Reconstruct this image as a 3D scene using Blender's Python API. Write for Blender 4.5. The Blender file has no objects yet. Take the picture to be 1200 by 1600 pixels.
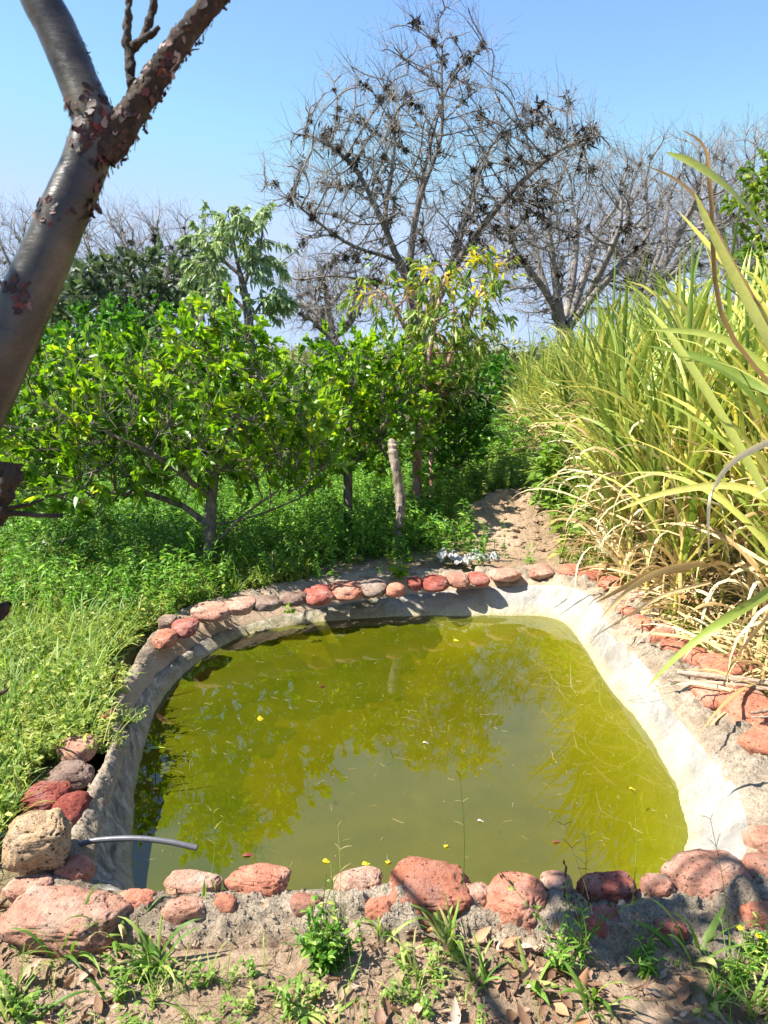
import bpy, math, random
import numpy as np
from mathutils import Vector, noise

random.seed(7)
RNG = np.random.default_rng(11)
C = bpy.context.scene.collection

# ------------------------------------------------------------------ camera
CAM = np.array([0.0, 0.0, 1.6])
F = 1155.0
PITCH = math.radians(11.3)
cd = bpy.data.cameras.new('camera')
cam = bpy.data.objects.new('camera', cd)
C.objects.link(cam)
cam.location = CAM
cam.rotation_euler = (math.pi / 2 - PITCH, 0, 0)
cd.sensor_fit = 'VERTICAL'
cd.sensor_height = 24.0
cd.lens = F / 1600 * 24
cd.clip_start = 0.02
cd.clip_end = 3000
cd.dof.use_dof = True
cd.dof.focus_distance = 3.6
cd.dof.aperture_fstop = cd.lens / 3.6
bpy.context.scene.camera = cam

# ------------------------------------------------------------------ world, sun, exposure
SUN = np.array([-0.60, -0.06, 0.80])
SUN /= np.linalg.norm(SUN)
w = bpy.data.worlds.new('World')
bpy.context.scene.world = w
w.use_nodes = True
nt = w.node_tree
bg = nt.nodes['Background']
sky = nt.nodes.new('ShaderNodeTexSky')
sky.sky_type = 'NISHITA'
sky.sun_disc = False
sky.sun_elevation = math.asin(SUN[2])
sky.sun_rotation = math.atan2(SUN[0], SUN[1])
sky.air_density = 0.9
sky.dust_density = 0.0
sky.ozone_density = 5.0
sky.altitude = 900
cap = nt.nodes.new('ShaderNodeMix'); cap.data_type = 'RGBA'; cap.blend_type = 'DARKEN'   # keeps the bright horizon band from clipping
cap.inputs[0].default_value = 1.0
nt.links.new(sky.outputs[0], cap.inputs[6]); cap.inputs[7].default_value = (1.85, 2.4, 3.35, 1)
nt.links.new(cap.outputs[2], bg.inputs[0])
bg.inputs[1].default_value = 0.12
sl = bpy.data.lights.new('sun', 'SUN')
sl.energy = 5.0
sl.angle = math.radians(0.53)
sl.color = (1.0, 0.95, 0.86)
so = bpy.data.objects.new('sun', sl)
C.objects.link(so)
so.rotation_euler = Vector(SUN).to_track_quat('Z', 'Y').to_euler()
sc = bpy.context.scene
sc.view_settings.view_transform = 'Standard'
sc.view_settings.look = 'None'
sc.view_settings.gamma = 1
sc.view_settings.exposure = 1.5
sc.render.engine = 'CYCLES'
sc.cycles.use_denoising = True
sc.cycles.transparent_max_bounces = 12
sc.cycles.max_bounces = 7
sc.cycles.diffuse_bounces = 3
sc.cycles.glossy_bounces = 3
sc.cycles.transmission_bounces = 4
sc.cycles.sample_clamp_indirect = 6

# ------------------------------------------------------------------ helpers
FW = np.array([0, math.cos(PITCH), -math.sin(PITCH)])
UP = np.array([0, math.sin(PITCH), math.cos(PITCH)])
RT = np.array([1.0, 0, 0])


def P(px, py, d):
    return CAM + d * (FW + RT * (px - 600) / F + UP * (800 - py) / F)


def G(px, py, z=0.0):
    r = FW + RT * (px - 600) / F + UP * (800 - py) / F
    return CAM + r * ((z - CAM[2]) / r[2])


def depth_of(p):
    return float(np.dot(np.asarray(p) - CAM, FW))


def norm(a):
    a = np.asarray(a, float)
    return a / np.maximum(np.linalg.norm(a, axis=-1, keepdims=True), 1e-9)


def tag(o, label=None, cat=None, group=None, kind=None):
    if label: o['label'] = label
    if cat: o['category'] = cat
    if group: o['group'] = group
    if kind: o['kind'] = kind
    return o


def empty(name, loc, label, cat, group=None, rz=0):
    o = bpy.data.objects.new(name, None)
    C.objects.link(o)
    o.location = [float(v) for v in loc]
    o.rotation_euler = (0, 0, rz)
    o.empty_display_size = 0.1
    return tag(o, label, cat, group)


def make(name, V, Fc, mat, parent=None, attrs=None, smooth=True, origin=None):
    """mesh object from world-space vertex array and an (n,4) or (n,3) face array"""
    V = np.asarray(V, np.float64)
    if parent is not None:
        V = V - np.array(parent.location) - (np.array(parent.parent.location) if parent.parent else 0)
    elif origin is not None:
        V = V - np.asarray(origin)
    me = bpy.data.meshes.new(name)
    k = Fc.shape[1]
    me.vertices.add(len(V))
    me.vertices.foreach_set('co', V.astype(np.float32).ravel())
    me.loops.add(Fc.size)
    me.loops.foreach_set('vertex_index', Fc.astype(np.int32).ravel())
    me.polygons.add(len(Fc))
    me.polygons.foreach_set('loop_start', np.arange(0, Fc.size, k, dtype=np.int32))
    me.polygons.foreach_set('loop_total', np.full(len(Fc), k, np.int32))
    me.polygons.foreach_set('use_smooth', np.full(len(Fc), smooth, bool))
    if attrs:
        for an, av in attrs.items():
            a = me.attributes.new(an, 'FLOAT', 'POINT')
            a.data.foreach_set('value', np.asarray(av, np.float32))
    for m in (mat if isinstance(mat, (list, tuple)) else [mat]):
        me.materials.append(m)
    me.update(calc_edges=True)
    me.validate()
    o = bpy.data.objects.new(name, me)
    C.objects.link(o)
    if parent is not None:
        o.parent = parent
    elif origin is not None:
        o.location = [float(v) for v in origin]
    return o


class Geo:
    """collects quads with a per-vertex rnd and t attribute"""
    def __init__(s):
        s.V, s.F, s.R, s.T, s.n = [], [], [], [], 0

    def add(s, V, Fc, rnd=None, t=None):
        if len(V) == 0: return
        s.V.append(V); s.F.append(Fc + s.n); s.n += len(V)
        s.R.append(np.zeros(len(V)) if rnd is None else rnd)
        s.T.append(np.zeros(len(V)) if t is None else t)

    def arrays(s):
        return np.concatenate(s.V), np.concatenate(s.F), np.concatenate(s.R), np.concatenate(s.T)

    def build(s, name, mat, parent=None, origin=None):
        V, Fc, R, T = s.arrays()
        return make(name, V, Fc, mat, parent, {'rnd': R, 'tt': T}, origin=origin)


def strips(g, Pc, W, side, fold=0.0, rnd=None):
    """Pc (N,S,3) centre lines, W (N,S) half widths, side (N,3)|(N,S,3); adds folded blades"""
    N, S = Pc.shape[:2]
    if N == 0: return
    if side.ndim == 2: side = np.repeat(side[:, None], S, 1)
    tan = np.gradient(Pc, axis=1)
    tan = norm(tan)
    side = norm(side - tan * np.sum(side * tan, -1, keepdims=True))
    nrm = np.cross(side, tan)
    if rnd is None: rnd = RNG.random(N)
    lift = nrm * (W * fold)[..., None]
    L = Pc - side * W[..., None] + lift
    R = Pc + side * W[..., None] + lift
    if fold == 0.0:
        V = np.stack([L, R], 2).reshape(-1, 3); c = 2
    else:
        V = np.stack([L, Pc, R], 2).reshape(-1, 3); c = 3
    base = (np.arange(N) * S * c)[:, None, None]
    s = (np.arange(S - 1) * c)[None, :, None]
    k = np.arange(c - 1)[None, None, :]
    a = base + s + k
    Fc = np.stack([a, a + 1, a + 1 + c, a + c], -1).reshape(-1, 4)
    t = np.broadcast_to(np.linspace(0, 1, S)[None, :, None], (N, S, c)).ravel()
    g.add(V, Fc, np.repeat(rnd, S * c), t)


def leaves(g, pos, dirs, length, width, droop=0.25, fold=0.25, S=4, rnd=None, shape=None, roll=.45):
    """ovate leaves; pos,dirs (N,3); length,width (N,)"""
    N = len(pos)
    if N == 0: return
    dirs = norm(dirs)
    t = np.linspace(0, 1, S)
    up = np.array([0, 0, 1.0]) + RNG.normal(0, roll, (N, 3))
    side = norm(np.cross(dirs, up))
    Pc = pos[:, None] + dirs[:, None] * (t[None, :, None] * length[:, None, None])
    Pc[:, :, 2] -= droop * length[:, None] * t[None] ** 2
    if shape is None:
        shape = {4: [.12, 1, .8, .04], 3: [.15, 1, .06], 5: [.12, .85, 1, .6, .03]}[S]
    W = width[:, None] * .5 * np.array(shape)[None]
    strips(g, Pc, W, side, fold, rnd)


def tubes(g, chains, sides=6, rnd=None):
    """chains: list of (pts (n,3), radii (n,)) with n>=2"""
    if not chains: return
    cnt = np.array([len(c[0]) for c in chains])
    pts = np.concatenate([c[0] for c in chains]); rad = np.concatenate([c[1] for c in chains])
    st = np.concatenate([[0], np.cumsum(cnt)[:-1]])
    last = st + cnt - 1
    n = len(pts)
    nxt = np.minimum(np.arange(n) + 1, n - 1); nxt[last] = last
    prv = np.maximum(np.arange(n) - 1, 0); prv[st] = st
    d = norm(pts[nxt] - pts[prv])
    tot = norm(pts[last] - pts[st])
    ax = np.argmin(np.abs(tot), 1)
    ref = np.repeat(np.eye(3)[ax], cnt, 0)
    u = norm(np.cross(d, ref)); v = np.cross(d, u)
    a = np.arange(sides) * 2 * math.pi / sides
    V = pts[:, None] + rad[:, None, None] * (np.cos(a)[None, :, None] * u[:, None] + np.sin(a)[None, :, None] * v[:, None])
    V = V.reshape(-1, 3)
    seg = np.ones(n, bool); seg[last] = False
    i = np.nonzero(seg)[0][:, None] * sides
    k = np.arange(sides)[None]; k2 = (k + 1) % sides
    Fc = np.stack([i + k, i + k2, i + sides + k2, i + sides + k], -1).reshape(-1, 4)
    rn = np.repeat(np.repeat(RNG.random(len(cnt)) if rnd is None else rnd, cnt), sides)
    g.add(V, Fc, rn, np.repeat(rad, sides))


def spline(pts, n, closed=False):
    pts = np.asarray(pts, float); m = len(pts)
    out = []
    T = np.linspace(0, m if closed else m - 1, n, endpoint=not closed)
    for t in T:
        i = int(t) if closed else min(int(t), m - 2); f = t - i
        q = [pts[(i + k) % m] if closed else pts[min(max(i + k, 0), m - 1)] for k in (-1, 0, 1, 2)]
        out.append(.5 * (2 * q[1] + (q[2] - q[0]) * f + (2 * q[0] - 5 * q[1] + 4 * q[2] - q[3]) * f * f + (3 * q[1] - q[0] - 3 * q[2] + q[3]) * f ** 3))
    return np.array(out)


# ---------------- tree skeletons by space colonisation
def colonize(seed_lines, A, step, infl, kill, iters, trop=(0, 0, .1), maxn=9000, jit=.15):
    """seed_lines: list of (pts, parent_line_index or -1); returns nodes, parent"""
    X, par = [], []
    ends = []
    for pts, pl in seed_lines:
        pts = np.asarray(pts)
        if pl < 0:
            X.append(pts[0]); par.append(-1); prev = 0 if len(X) == 1 else len(X) - 1
        else:
            j = int(np.argmin([np.sum((np.asarray(X[q]) - pts[0]) ** 2) for q in range(len(X))])); prev = j
        for p in pts[1:]:
            X.append(p); par.append(prev); prev = len(X) - 1
    X = [np.asarray(x, float) for x in X]
    Xa = np.zeros((maxn + 500, 3)); n = len(X); Xa[:n] = X
    par = list(par); kids = np.zeros(maxn + 500, int)
    A = np.asarray(A, float)
    D = np.linalg.norm(A[:, None] - Xa[None, :n], axis=2)
    idx = D.argmin(1); dn = D.min(1)
    trop = np.asarray(trop)
    for it in range(iters):
        act = dn < infl
        if not act.any():
            if len(dn) == 0: break
            act = dn < dn.min() * 1.15
        v = norm(A[act] - Xa[idx[act]])
        acc = np.zeros((n, 3)); np.add.at(acc, idx[act], v)
        src = np.unique(idx[act]); src = src[kids[src] < 3]
        if len(src) == 0: break
        dr = norm(norm(acc[src]) + trop + RNG.normal(0, jit, (len(src), 3)))
        new = Xa[src] + dr * step
        if n + len(new) > maxn: break
        Xa[n:n + len(new)] = new; kids[src] += 1
        par += list(src)
        D = np.linalg.norm(A[:, None] - new[None], axis=2)
        j = D.argmin(1); dj = D[np.arange(len(A)), j]
        better = dj < dn
        idx[better] = j[better] + n; dn[better] = dj[better]
        n += len(new)
        keep = dn > kill
        A, idx, dn = A[keep], idx[keep], dn[keep]
        if len(A) == 0: break
    return Xa[:n].copy(), np.array(par[:n])


def skeleton(X, par, r0, rt, e=2.2, pw=1.0):
    n = len(X)
    acc = np.zeros(n); kids = np.zeros(n, int)
    r = np.zeros(n)
    for i in range(n - 1, -1, -1):
        if acc[i] == 0: acc[i] = 1
        r[i] = acc[i] ** (1 / e)
        if par[i] >= 0: acc[par[i]] += acc[i]; kids[par[i]] += 1
    r = r0 + (rt - r0) * ((r - 1) / max(r.max() - 1, 1e-6)) ** pw
    best = {}
    for i in range(n):
        p = par[i]
        if p >= 0 and (p not in best or r[i] > r[best[p]]): best[p] = i
    chains = []
    for i in range(n):
        p = par[i]
        if p < 0 or best[p] != i:
            c = [i] if p < 0 else [p, i]
            j = i
            while j in best:
                j = best[j]; c.append(j)
            if len(c) > 1:
                R = r[c].copy()
                if p >= 0: R[0] = min(R[0], R[1] * 1.25)
                P_ = X[c].copy()
                if len(P_) > 3:   # smooth
                    for _ in range(2):
                        P_[1:-1] = P_[1:-1] * .5 + (P_[:-2] + P_[2:]) * .25
                chains.append((P_, R))
    return chains, r, kids


def node_dirs(X, par):
    d = np.zeros_like(X); m = par >= 0
    d[m] = norm(X[m] - X[par[m]]); d[~m] = (0, 0, 1)
    return d


def twigs(pos, dirs, L, r, S=4, spread=.8, up=.2, wob=.12):
    """N thin polylines -> (N,S,3) points"""
    N = len(pos)
    d = norm(dirs + RNG.normal(0, spread, (N, 3)) + np.array([0, 0, up]))
    out = [pos]
    seg = (L / (S - 1))[:, None]
    for s in range(S - 1):
        out.append(out[-1] + d * seg)
        d = norm(d + RNG.normal(0, wob, (N, 3)) + np.array([0, 0, up * .3]))
    return np.stack(out, 1)


def tubes_n(g, Pn, r, sides=3, taper=.3):
    N, S = Pn.shape[:2]
    R = r[:, None] * np.linspace(1, taper, S)[None]
    tubes(g, [(Pn[i], R[i]) for i in range(N)], sides)


def ellip(px, py, d, rx, ry, rd, n, shell=.0):
    """random points in an ellipsoid given in picture size at a distance"""
    c = P(px, py, d)
    u = norm(RNG.normal(0, 1, (n, 3))) * (RNG.random(n)[:, None] * (1 - shell) + shell) ** (1 / 3)
    return c + u * np.array([rx * d / F, rd, ry * d / F])


# ------------------------------------------------------------------ materials
def nodes_of(name):
    m = bpy.data.materials.new(name); m.use_nodes = True
    t = m.node_tree; t.nodes.clear()
    out = t.nodes.new('ShaderNodeOutputMaterial')
    return m, t, out


def N(t, typ, inputs=None, **kw):
    n = t.nodes.new(typ)
    for k, v in kw.items(): setattr(n, k, v)
    if inputs:
        for k, v in inputs.items():
            if isinstance(v, bpy.types.NodeSocket): t.links.new(v, n.inputs[k])
            else: n.inputs[k].default_value = v
    return n


def ramp(t, fac, stops, interp='LINEAR'):
    r = t.nodes.new('ShaderNodeValToRGB'); r.color_ramp.interpolation = interp
    e = r.color_ramp.elements
    while len(e) > 1: e.remove(e[-1])
    e[0].position = stops[0][0]; e[0].color = (*stops[0][1], 1)
    for p, c in stops[1:]:
        x = e.new(p); x.color = (*c, 1)
    t.links.new(fac, r.inputs[0])
    return r.outputs[0]


def noise_tex(t, vec, scale, detail=6, rough=.6, out=0, dist=0):
    n = N(t, 'ShaderNodeTexNoise', {'Vector': vec, 'Scale': scale, 'Detail': detail, 'Roughness': rough, 'Distortion': dist})
    return n.outputs[out]


def mixc(t, fac, a, b, mode='MIX'):
    n = t.nodes.new('ShaderNodeMix'); n.data_type = 'RGBA'; n.blend_type = mode
    for s, v in ((n.inputs[0], fac), (n.inputs[6], a), (n.inputs[7], b)):
        if isinstance(v, bpy.types.NodeSocket): t.links.new(v, s)
        else: s.default_value = v if not isinstance(v, tuple) else (*v, 1)
    return n.outputs[2]


def mth(t, op, a, b=0.0, clamp=False):
    n = t.nodes.new('ShaderNodeMath'); n.operation = op; n.use_clamp = clamp
    for s, v in ((n.inputs[0], a), (n.inputs[1], b)):
        if isinstance(v, bpy.types.NodeSocket): t.links.new(v, s)
        else: s.default_value = v
    return n.outputs[0]


def bump(t, h, strength=.5, dist=.01):
    return N(t, 'ShaderNodeBump', {'Height': h, 'Strength': strength, 'Distance': dist}).outputs[0]


def geo_pos(t): return N(t, 'ShaderNodeNewGeometry').outputs['Position']


def princ(t, out, col, rough=.8, spec=.3, normal=None, **kw):
    p = N(t, 'ShaderNodeBsdfPrincipled')
    ins = {'Base Color': col, 'Roughness': rough, 'Specular IOR Level': spec, **kw}
    for k, v in ins.items():
        if isinstance(v, bpy.types.NodeSocket): t.links.new(v, p.inputs[k])
        else: p.inputs[k].default_value = (*v, 1) if isinstance(v, tuple) and len(v) == 3 else v
    if normal is not None: t.links.new(normal, p.inputs['Normal'])
    if out is not None: t.links.new(p.outputs[0], out.inputs[0])
    return p


def leaf_mat(name, stops, trans=.4, rough=.45, tstops=None, spec=.35, along=None, tint=(1.25, 1.3, .6)):
    m, t, out = nodes_of(name)
    a = N(t, 'ShaderNodeAttribute', attribute_name='rnd').outputs['Fac']
    col = ramp(t, a, stops)
    if along:   # colour change toward the tip
        tt = N(t, 'ShaderNodeAttribute', attribute_name='tt').outputs['Fac']
        f = ramp(t, mth(t, 'ADD', tt, mth(t, 'MULTIPLY', a, .5)), [(along[1], (0, 0, 0)), (along[2], (1, 1, 1))])
        col = mixc(t, f, col, along[0])
    sp = noise_tex(t, geo_pos(t), 60, 3, .6)
    col = mixc(t, .25, col, ramp(t, sp, [(.3, (.35, .35, .35)), (.7, (1, 1, 1))]), 'MULTIPLY')
    p = princ(t, None, col, rough, spec)
    tc = mixc(t, 1.0, col, tint, 'MULTIPLY')
    tr = N(t, 'ShaderNodeBsdfTranslucent', {'Color': tc})
    mx = N(t, 'ShaderNodeMixShader', {0: trans, 1: p.outputs[0], 2: tr.outputs[0]})
    t.links.new(mx.outputs[0], out.inputs[0])
    return m


def bark_mat(name, c1, c2, scale=12, rough=.85, bs=.6, stretch=(1, 1, .35), c3=None):
    m, t, out = nodes_of(name)
    v = N(t, 'ShaderNodeVectorMath', {0: geo_pos(t), 1: stretch}, operation='MULTIPLY').outputs[0]
    n1 = noise_tex(t, v, scale, 8, .65); n2 = noise_tex(t, v, scale * 5, 5, .7)
    col = ramp(t, n1, [(.32, c1), (.62, c2)] + ([(.75, c3)] if c3 else []))
    col = mixc(t, .5, col, ramp(t, n2, [(.35, (.45, .45, .45)), (.6, (1, 1, 1))]), 'MULTIPLY')
    princ(t, out, col, rough, .25, bump(t, n2, bs, .01))
    return m


M = {}
G1 = (.035, .10, .008); G2 = (.09, .22, .012); G3 = (.22, .36, .03); YL = (.45, .38, .03)
M['bush'] = leaf_mat('bush_leaf', [(0, (0.052, 0.124, 0.008)), (.35, (0.120, 0.277, 0.013)), (.75, (0.273, 0.453, 0.021)), (.94, (0.513, 0.613, 0.040)), (1, (0.800, 0.583, 0.053))], .5, .35, spec=.5, tint=(1.35, 1.3, .5))
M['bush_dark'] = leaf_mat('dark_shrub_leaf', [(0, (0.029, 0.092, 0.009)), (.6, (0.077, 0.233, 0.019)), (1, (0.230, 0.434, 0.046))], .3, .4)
M['herb'] = leaf_mat('herb_leaf', [(0, (0.073, 0.135, 0.019)), (.35, (0.205, 0.303, 0.046)), (.75, (0.439, 0.473, 0.107)), (.95, (0.704, 0.630, 0.275)), (1, (0.704, 0.653, 0.520))], .4, .55)
M['herb_dark'] = leaf_mat('undergrowth_leaf', [(0, (0.038, 0.113, 0.012)), (.5, (0.115, 0.274, 0.023)), (.9, (0.307, 0.515, 0.062)), (1, (0.672, 0.676, 0.154))], .35, .5)
M['grass'] = leaf_mat('grass_blade', [(0, (0.078, 0.184, 0.019)), (.5, (0.208, 0.345, 0.052)), (.85, (0.416, 0.483, 0.130)), (1, (0.715, 0.552, 0.312))], .4, .5)
M['cane'] = leaf_mat('cane_leaf', [(0, (0.141, 0.241, 0.033)), (.35, (0.359, 0.453, 0.080)), (.7, (0.590, 0.618, 0.154)), (.9, (0.749, 0.679, 0.185)), (1, (0.800, 0.709, 0.129))], .42, .42, along=((0.800, 0.653, 0.322), 1.0, 1.42), spec=.5, tint=(0.800, 0.800, 0.541))
M['cane_dry'] = leaf_mat('dry_cane_leaf', [(0, (0.304, 0.181, 0.066)), (.4, (0.582, 0.411, 0.186)), (.8, (0.784, 0.604, 0.316)), (1, (0.800, 0.749, 0.481))], .25, .6, tint=(0.800, 0.800, 0.712))
M['far_leaf'] = leaf_mat('far_tree_leaf', [(0, (.05, .08, .055)), (.6, (.11, .16, .09)), (1, (.22, .28, .16))], .25, .5)
M['umbel_leaf'] = leaf_mat('slender_tree_leaf', [(0, (0.145, 0.224, 0.108)), (.6, (0.290, 0.389, 0.180)), (1, (0.515, 0.568, 0.324))], .3, .5)
M['mid_leaf'] = leaf_mat('yellowing_leaf', [(0, (0.065, 0.144, 0.014)), (.5, (0.156, 0.264, 0.036)), (.8, (0.338, 0.408, 0.060)), (1, (0.520, 0.480, 0.072))], .35, .45)
M['yellow'] = leaf_mat('yellow_leaf', [(0, (.55, .42, .02)), (1, (.75, .66, .04))], .3, .5)
M['dryscrub'] = leaf_mat('dry_scrub_leaf', [(0, (0.084, 0.110, 0.039)), (.6, (0.192, 0.220, 0.077)), (1, (0.384, 0.363, 0.176))], .25, .6)
M['litter'] = leaf_mat('leaf_litter', [(0, (.10, .05, .025)), (.4, (.22, .12, .065)), (.75, (.36, .22, .15)), (.9, (.44, .33, .26)), (1, (.42, .17, .05))], .1, .75, tint=(1, .9, .6))
M['airplant'] = leaf_mat('air_plant_leaf', [(0, (.02, .014, .010)), (.6, (.05, .035, .026)), (1, (.13, .095, .065))], .1, .8, tint=(1, 1, .8))
M['bush_bark'] = bark_mat('bush_bark', (.05, .04, .03), (.25, .21, .165), 25)
M['grey_bark'] = bark_mat('grey_bark', (.055, .045, .042), (.21, .18, .16), 2.5, stretch=(1, 1, .5))
M['twig'] = bark_mat('pale_twig', (.16, .14, .13), (.36, .33, .30), 2.5)
M['pink_bark'] = bark_mat('pinkish_peeling_bark', (.20, .09, .055), (.46, .30, .23), 14, c3=(.6, .45, .36))
M['stick'] = bark_mat('dry_stick', (.22, .14, .09), (.52, .40, .30), 30, stretch=(.15, 1, 1))
M['post'] = bark_mat('weathered_wood', (.07, .05, .035), (.50, .41, .31), 26, stretch=(1, 1, .10), bs=1.0)


def mk_smooth_bark():
    m, t, out = nodes_of('smooth_olive_bark')
    p = geo_pos(t)
    n1 = noise_tex(t, p, 9, 6, .6); n2 = noise_tex(t, p, 60, 5, .7); n3 = noise_tex(t, p, 4, 3, .5)
    col = ramp(t, n1, [(.3, (.014, .0125, .012)), (.5, (.043, .037, .031)), (.75, (.12, .098, .068))])
    patch = ramp(t, n3, [(.56, (0, 0, 0)), (.60, (1, 1, 1))])
    col = mixc(t, mth(t, 'MULTIPLY', patch, .5), col, (.085, .05, .045))
    v = N(t, 'ShaderNodeVectorMath', {0: p, 1: (30, 30, 160)}, operation='MULTIPLY').outputs[0]
    ln = noise_tex(t, v, 1, 4, .6)
    col = mixc(t, .35, col, ramp(t, ln, [(.32, (.3, .3, .3)), (.42, (1, 1, 1))]), 'MULTIPLY')
    princ(t, out, col, ramp(t, n2, [(.3, (.22,) * 3), (.7, (.38,) * 3)]), .4, bump(t, mth(t, 'ADD', n2, ln), .18, .004))
    return m


M['smooth_bark'] = mk_smooth_bark()
M['flake'] = leaf_mat('peeling_bark_flake', [(0, (.03, .012, .01)), (.55, (.06, .03, .024)), (.85, (.15, .04, .035)), (1, (.34, .27, .22))], .12, .6, tint=(1.6, .5, .5))
M['rough_bark'] = bark_mat('rough_dark_bark', (.018, .012, .010), (.07, .05, .035), 30, c3=(.22, .18, .14))


def mk_stone(name, a, b, c, dark, pits=1.0, mort=.35):
    m, t, out = nodes_of(name)
    ob = N(t, 'ShaderNodeTexCoord').outputs['Object']
    rnd = N(t, 'ShaderNodeObjectInfo').outputs['Random']
    off = N(t, 'ShaderNodeCombineXYZ', {0: mth(t, 'MULTIPLY', rnd, 37.0), 1: mth(t, 'MULTIPLY', rnd, 91.0), 2: 0.0}).outputs[0]
    v = N(t, 'ShaderNodeVectorMath', {0: ob, 1: off}, operation='ADD').outputs[0]
    n1 = noise_tex(t, v, 9, 6, .65); n2 = noise_tex(t, v, 60, 6, .75); n3 = noise_tex(t, v, 5, 4, .6)
    col = ramp(t, n1, [(.30, a), (.52, b), (.72, c)])
    vo = N(t, 'ShaderNodeTexVoronoi', {'Vector': v, 'Scale': 60.0, 'Randomness': 1.0})
    vo2 = N(t, 'ShaderNodeTexVoronoi', {'Vector': v, 'Scale': 170.0, 'Randomness': 1.0})
    pit = ramp(t, mth(t, 'ADD', vo.outputs['Distance'], mth(t, 'MULTIPLY', n2, 1.3)), [(.66, (0, 0, 0)), (.80, (1, 1, 1))])
    pit2 = ramp(t, mth(t, 'ADD', vo2.outputs['Distance'], mth(t, 'MULTIPLY', n2, 1.1)), [(.55, (0, 0, 0)), (.78, (1, 1, 1))])
    col = mixc(t, mth(t, 'SUBTRACT', 1.0, pit), col, dark)
    col = mixc(t, .55, col, ramp(t, n2, [(.32, (.5, .45, .42)), (.55, (1, 1, 1))]), 'MULTIPLY')
    mm = ramp(t, n3, [(.56, (0, 0, 0)), (.70, (1, 1, 1))])
    col = mixc(t, mth(t, 'MULTIPLY', mm, mort), col, (.46, .40, .34))
    if 'tan' not in name: col = mixc(t, 1.0, col, ramp(t, rnd, [(0, (.72, .66, .66)), (.5, (.95, 1.0, 1.0)), (1, (1.1, 1.15, 1.2))]), 'MULTIPLY')
    h = mth(t, 'ADD', mth(t, 'MULTIPLY', n2, .6), mth(t, 'ADD', mth(t, 'MULTIPLY', pit, .5), mth(t, 'MULTIPLY', pit2, .25)))
    princ(t, out, col, .95, .12, bump(t, h, 1.0 * pits, .022))
    return m


M['stone_red'] = mk_stone('red_lava_stone', (0.340, 0.118, 0.069), (0.500, 0.196, 0.121), (0.540, 0.291, 0.196), (0.100, 0.034, 0.023))
M['stone_pink'] = mk_stone('pink_lava_stone', (0.380, 0.168, 0.109), (0.500, 0.263, 0.184), (0.520, 0.392, 0.299), (0.140, 0.056, 0.034))
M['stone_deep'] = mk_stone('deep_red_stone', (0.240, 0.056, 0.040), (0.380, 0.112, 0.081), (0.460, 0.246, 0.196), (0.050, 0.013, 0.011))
M['stone_brown'] = mk_stone('brown_stone', (.16, .10, .075), (.32, .22, .17), (.42, .32, .26), (.05, .03, .02))
M['stone_tan'] = mk_stone('tan_porous_stone', (0.386, 0.254, 0.140), (0.570, 0.394, 0.231), (0.626, 0.459, 0.294), (0.092, 0.049, 0.025), 1.3)


def mk_mortar():
    m, t, out = nodes_of('grey_mortar')
    p = geo_pos(t)
    n1 = noise_tex(t, p, 5, 6, .6); n2 = noise_tex(t, p, 150, 4, .8); n3 = noise_tex(t, p, 40, 5, .75)
    col = ramp(t, n1, [(.35, (.36, .29, .215)), (.6, (.53, .45, .35)), (.8, (.59, .52, .43))])
    col = mixc(t, .75, col, ramp(t, n2, [(.36, (.16, .14, .12)), (.5, (.85, .82, .78)), (.7, (1.15, 1.12, 1.08))]), 'MULTIPLY')
    col = mixc(t, .5, col, ramp(t, n3, [(.38, (.42, .38, .33)), (.52, (1, 1, 1))]), 'MULTIPLY')
    z = N(t, 'ShaderNodeSeparateXYZ', {0: p}).outputs[2]
    so_f = mth(t, 'ADD', mth(t, 'MULTIPLY', mth(t, 'SUBTRACT', .022, z), 16.0), mth(t, 'MULTIPLY', mth(t, 'SUBTRACT', noise_tex(t, p, 12, 5, .7), .42), 2.6), True)
    col = mixc(t, mth(t, 'MULTIPLY', so_f, .75), col, (.56, .41, .275))
    princ(t, out, col, .95, .1, bump(t, mth(t, 'ADD', n2, mth(t, 'MULTIPLY', n3, 1.5)), 1.0, .012))
    return m


M['mortar'] = mk_mortar()


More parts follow.
